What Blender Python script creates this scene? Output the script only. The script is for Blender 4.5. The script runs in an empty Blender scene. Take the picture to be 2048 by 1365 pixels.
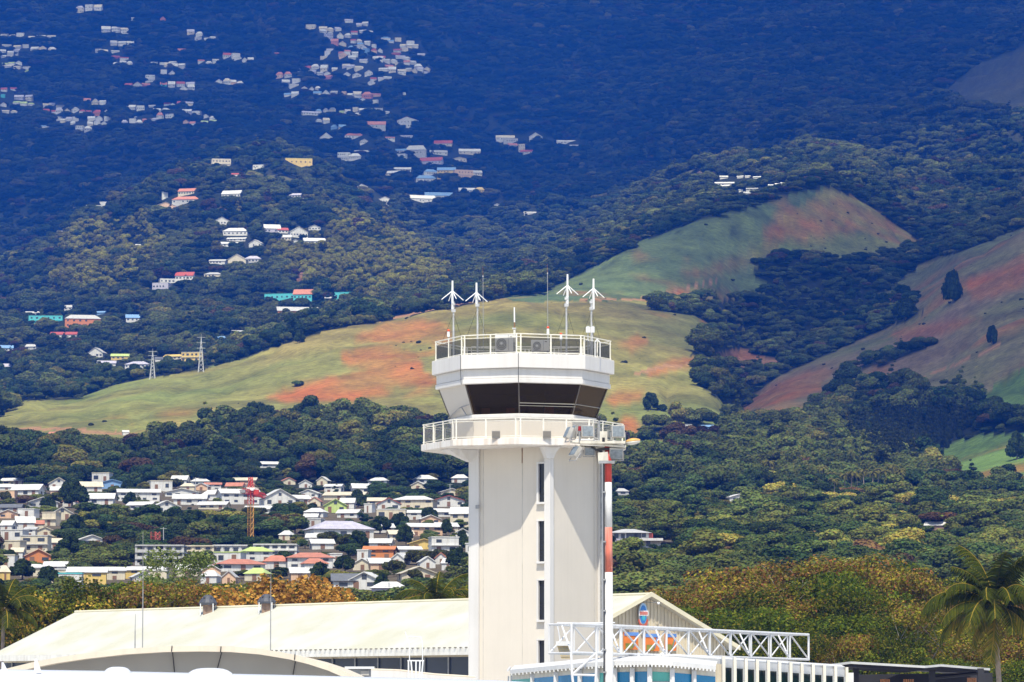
import bpy, math, random
import numpy as np
from mathutils import Vector, Matrix

# ------------------------------------------------------------------ camera, sky, sun, exposure
SC = bpy.context.scene
COL = SC.collection
W, H, F = 2048.0, 1365.0, 8000.0            # photograph pixels, focal length in pixels
CAMZ, HORIZON = 5.0, 1400.0
PITCH = math.atan((HORIZON - H / 2) / F)
cam_d = bpy.data.cameras.new('camera'); cam = bpy.data.objects.new('camera', cam_d); COL.objects.link(cam)
cam_d.sensor_width = 36.0; cam_d.lens = F / W * 36.0
cam_d.clip_start = 1.0; cam_d.clip_end = 30000.0
cam.location = (0, 0, CAMZ); cam.rotation_euler = (math.pi / 2 + PITCH, 0, 0)
SC.camera = cam

SUN_EL, SUN_AZ = math.radians(59), math.radians(-3)      # azimuth from straight behind the camera, to the right
sun_dir = Vector((math.sin(SUN_AZ) * math.cos(SUN_EL), -math.cos(SUN_AZ) * math.cos(SUN_EL), math.sin(SUN_EL)))
world = bpy.data.worlds.new('World'); SC.world = world; world.use_nodes = True
wn = world.node_tree.nodes; wl = world.node_tree.links
sky = wn.new('ShaderNodeTexSky'); sky.sky_type = 'NISHITA'; sky.sun_disc = False
sky.sun_elevation = SUN_EL; sky.sun_rotation = math.pi - SUN_AZ
wl.new(sky.outputs[0], wn['Background'].inputs[0]); wn['Background'].inputs[1].default_value = 0.15
sd = bpy.data.lights.new('sun', 'SUN'); sd.energy = 4.4; sd.angle = math.radians(0.55); sd.color = (1.0, 0.95, 0.86)
sun = bpy.data.objects.new('sun', sd); COL.objects.link(sun)
sun.rotation_euler = (-sun_dir).to_track_quat('-Z', 'Y').to_euler(); sun.location = (0, 0, 60)
SC.view_settings.view_transform = 'Standard'; SC.view_settings.look = 'None'
SC.view_settings.gamma = 1.0; SC.view_settings.use_curve_mapping = False
SC.view_settings.exposure = 0.2
SC.render.engine = 'CYCLES'
SC.cycles.max_bounces = 6; SC.cycles.diffuse_bounces = 2; SC.cycles.volume_bounces = 1
SC.cycles.transparent_max_bounces = 12

rng = random.Random(7); nrng = np.random.default_rng(7)

# ------------------------------------------------------------------ pixel <-> world
cp, sp = math.cos(PITCH), math.sin(PITCH)
def ratio(py):                       # dz/dy of the ray through row py
    t = (H / 2 - py) / F
    return (sp + t * cp) / (cp - t * sp)
def P(px, py, Y):                    # point at depth Y seen at a pixel
    t = (H / 2 - py) / F; k = Y / (cp - t * sp)
    return Vector(((px - W / 2) / F * k, Y, CAMZ + (sp + t * cp) * k))
def Zat(py, Y): return CAMZ + ratio(py) * Y
def Xat(px, Y, py=1000): return P(px, py, Y).x
def proj(X, Y, Z):
    X = np.asarray(X, float); Y = np.asarray(Y, float); Z = np.asarray(Z, float) - CAMZ
    d = Y * cp + Z * sp; u = -Y * sp + Z * cp
    return W / 2 + F * X / d, H / 2 - F * u / d

# ------------------------------------------------------------------ materials
MATS = {}
def new_mat(name):
    m = bpy.data.materials.new(name); m.use_nodes = True
    return m, m.node_tree.nodes, m.node_tree.links, m.node_tree.nodes['Principled BSDF']
def mat(name, col, rough=0.7, var=0.12, scale=1.5, metal=0.0, streak=0.0, bump=0.0, grime=(0.25, 0.2, 0.14)):
    if name in MATS: return MATS[name]
    m, n, l, b = new_mat(name)
    b.inputs['Roughness'].default_value = rough; b.inputs['Metallic'].default_value = metal
    tc = n.new('ShaderNodeTexCoord')
    nz = n.new('ShaderNodeTexNoise'); nz.inputs['Scale'].default_value = scale; nz.inputs['Detail'].default_value = 6
    l.new(tc.outputs['Object'], nz.inputs['Vector'])
    mr = n.new('ShaderNodeMapRange'); mr.inputs[1].default_value = 0.3; mr.inputs[2].default_value = 0.7
    mr.inputs[3].default_value = 1 - var; mr.inputs[4].default_value = 1 + var * 0.6
    l.new(nz.outputs[0], mr.inputs[0])
    mx = n.new('ShaderNodeMix'); mx.data_type = 'RGBA'; mx.blend_type = 'MULTIPLY'; mx.inputs[0].default_value = 1
    mx.inputs[6].default_value = (*col, 1); l.new(mr.outputs[0], mx.inputs[7])
    out = mx.outputs[2]
    if streak > 0:                     # rain streaks running down
        mp = n.new('ShaderNodeMapping'); mp.inputs['Scale'].default_value = (3.0, 3.0, 0.12)
        l.new(tc.outputs['Object'], mp.inputs[0])
        s2 = n.new('ShaderNodeTexNoise'); s2.inputs['Scale'].default_value = 1.3; s2.inputs['Detail'].default_value = 8
        l.new(mp.outputs[0], s2.inputs['Vector'])
        r2 = n.new('ShaderNodeMapRange'); r2.inputs[1].default_value = 0.46; r2.inputs[2].default_value = 0.72
        r2.inputs[3].default_value = 0; r2.inputs[4].default_value = streak; l.new(s2.outputs[0], r2.inputs[0])
        m2 = n.new('ShaderNodeMix'); m2.data_type = 'RGBA'; m2.inputs[7].default_value = (*grime, 1)
        l.new(r2.outputs[0], m2.inputs[0]); l.new(out, m2.inputs[6]); out = m2.outputs[2]
    l.new(out, b.inputs['Base Color'])
    if bump > 0:
        bp = n.new('ShaderNodeBump'); bp.inputs['Strength'].default_value = bump; bp.inputs['Distance'].default_value = 0.05
        l.new(nz.outputs[0], bp.inputs['Height']); l.new(bp.outputs[0], b.inputs['Normal'])
    MATS[name] = m
    return m
def mesh_screen_mat(name, col, clear):       # fine wire mesh / perforated infill, too fine to resolve
    if name in MATS: return MATS[name]
    m, n, l, b = new_mat(name); b.inputs['Base Color'].default_value = (*col, 1); b.inputs['Roughness'].default_value = 0.5
    tr = n.new('ShaderNodeBsdfTransparent'); mx = n.new('ShaderNodeMixShader'); mx.inputs[0].default_value = clear
    l.new(b.outputs[0], mx.inputs[1]); l.new(tr.outputs[0], mx.inputs[2]); l.new(mx.outputs[0], n['Material Output'].inputs[0])
    MATS[name] = m; return m
def glass_mat(name, tint, refl=0.12, rough=0.03, refl_col=(1, 1, 1)):
    if name in MATS: return MATS[name]
    m, n, l, b = new_mat(name)
    tr = n.new('ShaderNodeBsdfTransparent'); tr.inputs[0].default_value = (*tint, 1)
    gl = n.new('ShaderNodeBsdfGlossy'); gl.inputs['Roughness'].default_value = rough; gl.inputs[0].default_value = (*refl_col, 1)
    lw = n.new('ShaderNodeLayerWeight'); lw.inputs[0].default_value = 0.25
    mr = n.new('ShaderNodeMapRange'); mr.inputs[3].default_value = refl * 0.5; mr.inputs[4].default_value = 0.9
    l.new(lw.outputs['Fresnel'], mr.inputs[0])
    mx = n.new('ShaderNodeMixShader'); l.new(mr.outputs[0], mx.inputs[0]); l.new(tr.outputs[0], mx.inputs[1]); l.new(gl.outputs[0], mx.inputs[2])
    l.new(mx.outputs[0], n['Material Output'].inputs[0]); MATS[name] = m; return m

# ------------------------------------------------------------------ mesh collector
class MB:
    def __init__(s): s.v = []; s.f = []
    def add(s, vs, fs):
        o = len(s.v); s.v += [tuple(p) for p in vs]; s.f += [tuple(i + o for i in f) for f in fs]; return s
    def box(s, x0, x1, y0, y1, z0, z1):
        return s.add([(x0,y0,z0),(x1,y0,z0),(x1,y1,z0),(x0,y1,z0),(x0,y0,z1),(x1,y0,z1),(x1,y1,z1),(x0,y1,z1)],
                     [(3,2,1,0),(4,5,6,7),(0,1,5,4),(1,2,6,5),(2,3,7,6),(3,0,4,7)])
    def obox(s, c, ax, ay, az):        # centre and three half-axis vectors
        c, ax, ay, az = map(Vector, (c, ax, ay, az))
        vs = [c + i*ax + j*ay + k*az for k in (-1,1) for (i,j) in ((-1,-1),(1,-1),(1,1),(-1,1))]
        return s.add(vs, [(3,2,1,0),(4,5,6,7),(0,1,5,4),(1,2,6,5),(2,3,7,6),(3,0,4,7)])
    def tube(s, a, b, r0, r1=None, n=8, cap=True):
        a = Vector(a); b = Vector(b); r1 = r0 if r1 is None else r1
        d = (b - a).normalized(); u = d.orthogonal().normalized(); w = d.cross(u)
        o = len(s.v)
        for p, r in ((a, r0), (b, r1)):
            for i in range(n):
                t = 2 * math.pi * i / n; s.v.append(tuple(p + r * (math.cos(t) * u + math.sin(t) * w)))
        for i in range(n): s.f.append((o + i, o + (i+1) % n, o + n + (i+1) % n, o + n + i))
        if cap: s.f.append(tuple(o + i for i in reversed(range(n)))); s.f.append(tuple(o + n + i for i in range(n)))
        return s
    def path(s, pts, r, n=6, r_end=None):
        for i in range(len(pts) - 1):
            q0 = r if r_end is None else r + (r_end - r) * i / (len(pts) - 1)
            q1 = r if r_end is None else r + (r_end - r) * (i + 1) / (len(pts) - 1)
            s.tube(pts[i], pts[i+1], q0, q1, n)
        return s
    def loft(s, rings, closed=True, cap0=True, cap1=True):
        o = len(s.v); n = len(rings[0])
        for r in rings: s.v += [tuple(p) for p in r]
        for k in range(len(rings) - 1):
            for i in range(n if closed else n - 1):
                a = o + k*n + i; b = o + k*n + (i+1) % n; s.f.append((a, b, b + n, a + n))
        if cap0: s.f.append(tuple(o + i for i in reversed(range(n))))
        if cap1: s.f.append(tuple(o + (len(rings)-1)*n + i for i in range(n)))
        return s
    def slab(s, quad, t):              # quad of four points, thickness t along its normal (downwards/back)
        q = [Vector(p) for p in quad]; nrm = (q[1]-q[0]).cross(q[3]-q[0]).normalized() * t
        vs = q + [p - nrm for p in q]
        return s.add(vs, [(0,1,2,3),(7,6,5,4),(1,0,4,5),(2,1,5,6),(3,2,6,7),(0,3,7,4)])
    def sphere(s, c, r, nu=10, nv=6, sq=(1,1,1)):
        rings = []
        for j in range(1, nv):
            t = math.pi * j / nv
            rings.append([(c[0]+sq[0]*r*math.sin(t)*math.cos(2*math.pi*i/nu), c[1]+sq[1]*r*math.sin(t)*math.sin(2*math.pi*i/nu), c[2]-sq[2]*r*math.cos(t)) for i in range(nu)])
        return s.loft(rings)
    def mesh(s, name, m=None, smooth=False):
        me = bpy.data.meshes.new(name); me.from_pydata(s.v, [], s.f); me.update()
        if m: me.materials.append(m)
        if smooth: me.polygons.foreach_set('use_smooth', [True] * len(me.polygons))
        return me
    def build(s, name, m, parent=None, smooth=False, label=None):
        root = rootloc(parent)
        if parent is not None: s.v = [(p[0]-root.x, p[1]-root.y, p[2]-root.z) for p in s.v]
        return link(name, s.mesh(name, m, smooth), parent, label)
def rootloc(p):
    if p is None: return Vector((0, 0, 0))
    while p.parent is not None: p = p.parent
    return p.location
def link(name, me, parent=None, label=None):
    o = bpy.data.objects.new(name, me); COL.objects.link(o)
    if parent is not None: o.parent = parent
    if label: o['label'] = label
    return o
def tag(o, label, cat, group=None):
    o['label'] = label; o['category'] = cat
    if group: o['group'] = group
    return o
def thing(name, label, cat, loc, group=None, rz=0.0):
    o = bpy.data.objects.new(name, None); COL.objects.link(o); o.location = loc; o.rotation_euler = (0, 0, rz)
    o.empty_display_size = 0.5
    return tag(o, label, cat, group)
def ordinal(n):
    if n == 1: return 'leftmost'
    s = 'th' if 10 <= n % 100 <= 20 else {1: 'st', 2: 'nd', 3: 'rd'}.get(n % 10, 'th')
    return '%d%s from the left' % (n, s)
# ------------------------------------------------------------------ terrain (one heightfield sheet, fan-shaped grid)
def vnoise(x, y, seed=0):
    xi = np.floor(x).astype(np.int64); yi = np.floor(y).astype(np.int64); fx = x - xi; fy = y - yi
    def h(a, b):
        n = (a * 374761393 + b * 668265263 + seed * 144665) & 0x7fffffff
        n = ((n ^ (n >> 13)) * 1274126177) & 0x7fffffff
        return ((n ^ (n >> 16)) & 0xffff) / 65535.0
    fx = fx*fx*(3-2*fx); fy = fy*fy*(3-2*fy)
    return (h(xi,yi)*(1-fx)+h(xi+1,yi)*fx)*(1-fy)+(h(xi,yi+1)*(1-fx)+h(xi+1,yi+1)*fx)*fy
def fbm(x, y, seed=0, o=4):
    s = 0; a = 0.5; t = 0
    for i in range(o):
        s = s + a * vnoise(x * 2**i, y * 2**i, seed + i); t += a; a *= 0.5
    return s / t - 0.5

def curve(s): return [tuple(float(q) for q in p.split(',')) for p in s.split()]
# each row: (depth curve, seen-row curve) along the picture's x; the ground surface runs through them
ROWS = [
 ('0,330', 'z0'), ('0,470', 'z3'),
 ('0,640', '-400,1225 300,1222 700,1215 950,1212 1300,1215 2500,1215'),
 ('0,930', '-400,1110 0,1105 300,1108 600,1098 950,1092 1300,1098 1700,1105 2500,1105'),
 ('0,1320', '-400,975 0,975 300,978 600,985 950,990 1250,1000 1500,1000 1800,1010 2500,1000'),
 ('0,1800 2500,1800', '-400,885 0,872 250,868 450,862 600,850 850,845 1000,850 1250,878 1460,880 1600,870 1750,900 1900,930 1980,895 2048,870 2500,850'),
 ('-400,2150 600,2300 1300,2400 1450,2420 1600,2500 2500,2700',
  '-400,880 -100,840 0,822 60,802 160,796 230,770 310,755 400,740 480,720 560,690 640,666 700,652 760,645 860,625 960,604 1080,600 1180,600 1290,612 1390,632 1430,660 1450,720 1470,815 1510,790 1560,750 1700,690 1780,652 1840,610 1920,540 2048,462 2500,330'),
 ('-400,2400 600,2520 1300,2600 1450,2640 1600,2720 2500,2950',
  '-400,880 -100,836 0,816 160,790 310,756 480,722 640,668 760,648 960,604 1080,596 1180,594 1290,608 1390,622 1430,640 1480,700 1560,690 1700,640 1780,600 1840,580 1920,520 2048,470 2500,340'),
 ('-400,2900 600,2950 1100,2750 1500,3050 1650,3250 1900,3400 2500,3500',
  '-400,740 0,716 160,690 300,655 450,640 600,625 760,612 900,600 1000,592 1080,582 1160,548 1230,514 1270,487 1400,441 1500,415 1600,383 1650,373 1690,392 1760,430 1840,480 1920,460 2048,430 2500,330'),
 ('-400,3150 600,3200 1100,2950 1500,3300 1650,3500 1900,3650 2500,3750',
  '-400,700 0,680 160,640 300,600 450,585 600,570 760,575 900,585 1000,588 1080,582 1160,552 1230,520 1270,492 1400,446 1500,420 1600,388 1650,377 1690,372 1760,400 1840,440 1920,430 2048,400 2500,300'),
 ('-400,4000 1000,4000 2500,4300',
  '-400,700 0,600 100,545 180,480 330,380 430,325 560,335 650,395 710,440 800,508 880,560 960,560 1060,545 1160,505 1270,455 1400,395 1500,372 1650,345 1720,348 1900,330 2048,300 2500,250'),
 ('-400,4350 1000,4350 2500,4600',
  '-400,690 0,590 100,535 180,482 330,385 430,330 560,335 650,385 710,425 800,480 880,525 960,520 1060,500 1160,470 1270,425 1400,370 1500,345 1650,320 1720,325 1900,300 2048,270 2500,230'),
 ('0,5200', '-400,400 0,350 200,320 330,310 430,300 560,300 650,320 800,360 950,390 1050,395 1150,370 1300,310 1450,265 1600,240 1780,270 1860,220 2048,130 2500,80'),
 ('0,6100', '-400,200 0,180 300,175 600,170 800,175 950,215 1100,240 1300,190 1500,150 1700,110 1800,150 1950,100 2048,80 2500,20'),
 ('0,7200', '-400,-70 600,-60 1100,-40 1500,-70 2500,-110'),
]
UL, UR = -900.0, 2950.0
us = np.concatenate([np.linspace(UL, -130, 40)[:-1], np.linspace(-130, 2180, 720), np.linspace(2180, UR, 40)[1:]])
As = (us - W/2) / F
def interp(c, x):
    c = curve(c); xs = [p[0] for p in c]; ys = [p[1] for p in c]
    return np.interp(x, xs, ys)
def smooth1(a, k):
    w = np.hanning(2*k+3)[1:-1]; w /= w.sum()
    return np.convolve(np.pad(a, k, mode='edge'), w, mode='valid')
fine_u = np.linspace(UL, UR, 1600)
RY, RZ = [], []
for dep, v in ROWS:
    Yc = smooth1(interp(dep, fine_u), 30)
    if v[0] == 'z': Zc = np.full_like(fine_u, float(v[1:]) - 0.3)
    else:
        vv = smooth1(interp(v, fine_u), 5)
        t = (H/2 - vv) / F; Zc = CAMZ + (sp + t*cp) / (cp - t*sp) * Yc
    RY.append(np.interp(us, fine_u, Yc)); RZ.append(np.interp(us, fine_u, Zc))
RY = np.array(RY); RZ = np.array(RZ)
NR = 440
sline = np.linspace(0, 1, NR)
Ys = 330 * (7200/330.0) ** (0.25*sline + 0.75*sline**0.9)
TZ = np.zeros((NR, len(us)))
for j in range(len(us)):
    TZ[:, j] = np.interp(Ys, RY[:, j], RZ[:, j])
# soften the creases along depth, keep crests
k = np.array([1, 3, 4, 3, 1.0]); k /= k.sum()
pad = np.pad(TZ, ((2, 2), (0, 0)), mode='edge')
TZ = sum(k[i] * pad[i:i+NR] for i in range(5))
TX = Ys[:, None] * As[None, :]; TY = np.repeat(Ys[:, None], len(us), 1)
amp = np.clip((TY - 600) / 3500, 0, 1)
TZ += amp * (np.where(TY > 3700, 1.0, 0.65) * 105 * fbm((TX+0.35*TY)/380, TY/700, 3, 4) + 48 * (0.5 - np.abs(fbm((TX+0.3*TY)/170, TY/480, 9, 3)) * 2.2)) * np.clip((TY-2600)/1600, 0.12, 1)
TZ += np.clip((TY-1650)/250, 0, 1) * np.clip((3500-TY)/200, 0, 1) * (4.5 * fbm(TX/38, TY/75, 77, 4) - 3.0*np.clip(0.09-np.abs(fbm(TX/55, TY/190, 78, 3)), 0, 1)*10)
def terrain_z(X, Y):
    Y = np.asarray(Y, float); X = np.asarray(X, float)
    r = np.clip(np.interp(Y, Ys, np.arange(NR)), 0, NR - 1.001); c = np.clip(np.interp(X / Y, As, np.arange(len(As))), 0, len(As) - 1.001)
    i = r.astype(int); j = c.astype(int); a = r - i; b = c - j
    return (TZ[i,j]*(1-a)*(1-b) + TZ[i+1,j]*a*(1-b) + TZ[i,j+1]*(1-a)*b + TZ[i+1,j+1]*a*b)
_ray_Y = np.concatenate([np.arange(335, 2000, 4.0), np.arange(2000, 7190, 10.0)])
def ground_depth(px, py, ymin=0):   # where the ray through a pixel first meets the ground
    t = (H/2 - py) / F; kx = (px - W/2) / F / (cp - t*sp); kz = (sp + t*cp) / (cp - t*sp)
    yy = _ray_Y[_ray_Y >= ymin]
    z = terrain_z(kx * yy, yy) - (CAMZ + kz * yy)
    hit = np.nonzero(z > 0)[0]
    if len(hit) == 0: return 7000.0
    i = hit[0]
    if i == 0: return float(yy[0])
    return float(yy[i-1] + (yy[i]-yy[i-1]) * (-z[i-1]) / (z[i] - z[i-1]))

def inpoly(px, py, poly):
    q = curve(poly); r = np.zeros(px.shape, bool); n = len(q)
    for i in range(n):
        x0, y0 = q[i]; x1, y1 = q[(i+1) % n]
        c = ((y0 > py) != (y1 > py)) & (px < (x1-x0) * (py-y0) / (y1-y0+1e-9) + x0)
        r ^= c
    return r
TPX, TPY = proj(TX, TY, TZ)
# what grows where: open grass, bare red soil, fields, tracks
GRASS = [
 ('-300,905 -300,870 0,836 40,802 160,796 230,770 310,755 400,740 480,720 560,690 640,666 700,652 760,645 860,625 960,604 1080,588 1160,548 1230,514 1270,487 1400,441 1500,415 1600,383 1650,373 1700,390 1760,425 1845,488 1790,510 1740,512 1700,520 1640,515 1590,505 1530,520 1500,545 1540,580 1500,600 1440,600 1330,605 1300,620 1390,632 1430,655 1400,690 1380,712 1480,720 1560,728 1480,738 1400,745 1400,772 1440,800 1470,832 1440,856 1330,856 1300,872 1240,888 1000,890 880,868 700,860 600,858 540,858 500,862 470,876 400,895 300,905 120,905 0,900', 0, 1550, 3420),
 ('1000,594 1080,588 1160,548 1230,514 1270,487 1400,441 1500,415 1600,383 1650,373 1620,400 1560,440 1520,480 1500,520 1500,545 1540,580 1440,598 1330,600 1160,602 1040,606', 4, 2350, 3420),
 ('1462,834 1500,800 1560,750 1700,690 1780,652 1850,625 1750,592 1790,570 1830,530 1920,505 2048,455 2500,320 2500,700 2048,740 2000,770 1960,800 1900,790 1820,780 1700,790 1640,830 1620,850 1540,858 1470,856', 1, 1700, 3000),
 ('1950,815 1980,780 2048,735 2400,690 2400,840 2048,836 1960,832', 2, 1500, 3000),
 ('1856,930 1900,890 1960,870 2060,868 2400,860 2400,1000 2048,990 1960,985 1880,968 1845,945', 2, 1200, 2300),
 ('1250,866 1335,866 1362,884 1340,915 1300,930 1235,930', 2, 1200, 2500),
 ('1405,712 1480,700 1570,722 1575,731 1480,738 1395,742', 1, 2300, 3000),
 ('1880,190 1950,130 2048,95 2400,40 2400,240 2048,235 1990,225 1920,215', 6, 4500, 7300),
 ('430,352 560,352 610,366 640,380 520,370 420,366', 5, 3500, 5200),
 ('425,425 450,418 498,420 480,440 450,440', 3, 3500, 5200),
 ('68,600 75,582 100,578 125,585 128,598 100,602', 3, 2500, 4500),
 ('1290,388 1350,354 1380,340 1420,345 1390,372 1330,388', 5, 3400, 5600),
 ('1350,338 1370,322 1450,322 1445,334', 3, 3400, 5600),
 ('1830,348 1850,330 1860,334 1910,312 1915,320 1870,340 1840,352', 3, 3400, 6000),
 ('1650,360 1660,352 1720,352 1725,362 1680,366', 3, 3000, 5000),
 ('580,580 600,540 615,540 612,580', 3, 2800, 4500),
]
RED = [  # bare red earth on the grass hills: polygon, strength
 ('530,795 640,760 760,735 830,735 880,760 855,770 760,775 690,790 560,800', 1.0),
 ('680,705 770,690 830,705 850,740 760,748 690,730', 0.9),
 ('690,678 760,648 860,640 900,650 900,690 830,690 740,685', 0.65),
 ('560,785 620,770 800,780 700,800 560,805', 1.0),
 ('1225,690 1270,668 1300,680 1260,700', 0.7), ('1400,640 1410,632 1405,650', 0.9),
 ('1310,605 1360,580 1420,585 1490,605 1440,620 1330,612', 0.75),
 ('1345,545 1420,535 1560,490 1570,505 1500,520 1440,545 1380,556', 0.5),
 ('1530,470 1560,430 1640,440 1720,460 1640,478 1560,480', 0.75), ('1640,400 1680,395 1760,435 1845,490 1800,470 1720,440', 0.5),
 ('1300,735 1350,715 1400,718 1380,735 1290,755', 0.8), ('1430,720 1480,695 1560,725 1480,730', 0.9),
 ('1210,800 1230,780 1290,775 1280,800 1230,815', 0.7), ('1200,870 1260,830 1290,860 1260,890', 0.9),
 ('1480,830 1540,770 1640,740 1680,740 1640,780 1540,810', 0.65), ('1740,620 1790,590 1830,600 1780,625', 0.9),
 ('1780,665 1900,640 1980,640 1900,665 1800,680', 0.55), ('1700,770 1760,735 1800,745 1740,775', 0.6),
 ('1500,850 1560,820 1640,810 1620,840', 0.5), ('1930,560 2048,535 2100,545 2048,575 1940,600', 0.6),
 ('400,860 250,850 380,845 470,850', 0.25),
]
col = np.zeros(TX.shape + (3,)); forest = np.ones(TX.shape, bool)
n1 = fbm(TX/60, TY/90, 21, 5); n2 = fbm(TX/14, TY/20, 22, 4); n3 = fbm(TX/220, TY/260, 23, 3)
base = np.array([0.024, 0.030, 0.014]); col[:] = base; col[TY < 1335] = np.array([0.13, 0.105, 0.07])
col += np.clip(n1, -0.4, 0.5)[..., None] * np.array([0.03, 0.024, 0.012])
contour = fbm(TX/70, TZ/3.2, 91, 3)
jx = TPX + 26 * n1 + 9 * n2; jy = TPY + 9 * n1 + 4 * n2
dry = np.array([0.25, 0.205, 0.062]); lush = np.array([0.155, 0.2, 0.05]); soil = np.array([0.42, 0.135, 0.036]); mauve = np.array([0.21, 0.14, 0.085])
for poly, kind, y0, y1 in GRASS:
    mk = inpoly(TPX + 5 * n2, TPY + 2 * n2, poly) & (TY > y0) & (TY < y1)
    forest &= ~mk
    w = np.clip(0.5 + 1.6 * n3 + 1.2 * n1, 0, 1)[..., None]
    if kind == 0: c = dry * (1-w) + lush * w
    elif kind == 1: c = mauve * (1-w) + np.array([0.165, 0.17, 0.06]) * w
    elif kind == 2: c = np.array([0.10, 0.17, 0.035]) * (1-w) + np.array([0.13, 0.2, 0.05]) * w
    elif kind == 4: c = np.array([0.105, 0.15, 0.06]) * (1-w) + np.array([0.13, 0.165, 0.055]) * w
    elif kind == 6: c = np.array([0.034, 0.04, 0.022]) * (1-w) + np.array([0.045, 0.046, 0.025]) * w
    elif kind == 5: c = np.array([0.11, 0.085, 0.05]) * (1-w) + np.array([0.08, 0.09, 0.035]) * w
    else: c = np.array([0.24, 0.13, 0.065]) * (1-w) + np.array([0.25, 0.14, 0.08]) * w
    c = c * (1 + 0.8 * n2[..., None] + 0.9 * contour[..., None])
    col[mk] = c[mk]
for poly in ('1340,612 1355,604 1400,606 1440,614 1445,622 1390,622 1350,618', '1275,862 1300,852 1400,852 1450,862 1440,872 1290,880', '1400,690 1415,682 1440,690 1430,700', '1640,800 1690,775 1740,770 1700,800 1660,830', '1700,742 1760,715 1860,690 1850,700 1760,730', '1780,600 1800,585 1835,598 1830,612'):
    mk = inpoly(TPX + 7*n2, TPY + 3*n2, poly) & (TY > 1650) & (TY < 3300)
    forest |= mk; col[mk] = base
redw = np.zeros(TX.shape)
for poly, st in RED:
    mk = inpoly(jx, jy, poly) & (TY > 1500)
    redw = np.maximum(redw, mk * st)
# feather
for _ in range(2):
    p_ = np.pad(redw, 1, mode='edge')
    redw = (p_[1:-1,1:-1]*2 + p_[:-2,1:-1] + p_[2:,1:-1] + p_[1:-1,:-2] + p_[1:-1,2:]) / 6
gm = ~forest
streak = np.clip(0.55 + 2.2 * fbm(TX/26, TY/60, 31, 4), 0, 1)
redw = redw * (0.45 + 0.55 * streak) + (TY < 3500) * np.clip(fbm(TX/45, TY/70, 37, 4) * 3.0 - np.where(TPX > 1440, 0.35, 0.62), 0, 0.42)
col[gm] = (col * (1 - redw[..., None]) + soil * (1 + 0.8 * n2[..., None]) * redw[..., None])[gm]
# tracks cut along the hill foot and across the gully
for line, wd in (('1270,748 1330,733 1420,727 1560,722', 3.0), ('20,860 120,858 250,868 330,878', 3.0), ('1640,820 1720,795 1800,770 1900,735 2000,690', 2.0), ('760,642 860,620 960,600', 2.0), ('1160,598 1280,600 1440,560', 1.6)):
    q = curve(line)
    for (x0, y0), (x1, y1) in zip(q[:-1], q[1:]):
        tt = np.clip(((TPX-x0)*(x1-x0)+(TPY-y0)*(y1-y0)) / ((x1-x0)**2+(y1-y0)**2), 0, 1)
        dd = np.hypot(TPX-x0-tt*(x1-x0), TPY-y0-tt*(y1-y0))
        mk = (dd < wd) & (TY > 1500) & (TY < 3400)
        col[mk] = np.array([0.36, 0.2, 0.1]); forest &= ~mk
col = np.clip(col, 0.01, 0.6)
nv, nu = TX.shape
verts = np.stack([TX, TY, TZ], -1).reshape(-1, 3)
idx = np.arange(nv * nu).reshape(nv, nu)
faces = np.stack([idx[:-1,:-1], idx[:-1,1:], idx[1:,1:], idx[1:,:-1]], -1).reshape(-1, 4)
me = bpy.data.meshes.new('mountainside'); me.vertices.add(len(verts)); me.vertices.foreach_set('co', verts.ravel())
me.loops.add(faces.size); me.loops.foreach_set('vertex_index', faces.ravel().astype(np.int32))
me.polygons.add(len(faces)); me.polygons.foreach_set('loop_start', np.arange(0, faces.size, 4, dtype=np.int32)); me.polygons.foreach_set('loop_total', np.full(len(faces), 4, np.int32))
me.update(calc_edges=True); me.polygons.foreach_set('use_smooth', np.ones(len(faces), bool))
ca = me.color_attributes.new('Col', 'FLOAT_COLOR', 'POINT')
ca.data.foreach_set('color', np.concatenate([col, np.ones(col.shape[:2] + (1,))], -1).reshape(-1).astype(np.float32))
m, n, l, b = new_mat('hill_ground'); b.inputs['Roughness'].default_value = 0.95; b.inputs['Specular IOR Level'].default_value = 0.1
at = n.new('ShaderNodeVertexColor'); at.layer_name = 'Col'; geo = n.new('ShaderNodeNewGeometry')
nz = n.new('ShaderNodeTexNoise'); nz.inputs['Scale'].default_value = 0.25; nz.inputs['Detail'].default_value = 9; nz.inputs['Roughness'].default_value = 0.65
l.new(geo.outputs['Position'], nz.inputs['Vector'])
mr = n.new('ShaderNodeMapRange'); mr.inputs[1].default_value = 0.3; mr.inputs[2].default_value = 0.7; mr.inputs[3].default_value = 0.62; mr.inputs[4].default_value = 1.3
l.new(nz.outputs[0], mr.inputs[0]); mx = n.new('ShaderNodeMix'); mx.data_type = 'RGBA'; mx.blend_type = 'MULTIPLY'; mx.inputs[0].default_value = 1
l.new(at.outputs[0], mx.inputs[6]); l.new(mr.outputs[0], mx.inputs[7]); l.new(mx.outputs[2], b.inputs['Base Color'])
bp = n.new('ShaderNodeBump'); bp.inputs['Strength'].default_value = 0.7; bp.inputs['Distance'].default_value = 2.0
l.new(nz.outputs[0], bp.inputs['Height']); l.new(bp.outputs[0], b.inputs['Normal'])
me.materials.append(m); hill = link('mountainside', me); hill['kind'] = 'structure'
ap = MB().box(-900, 900, -250, 420, -1.0, 0.0).build('apron', mat('apron_concrete', (0.55, 0.53, 0.5), 0.9, 0.2, 0.05)); ap['kind'] = 'structure'
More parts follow.
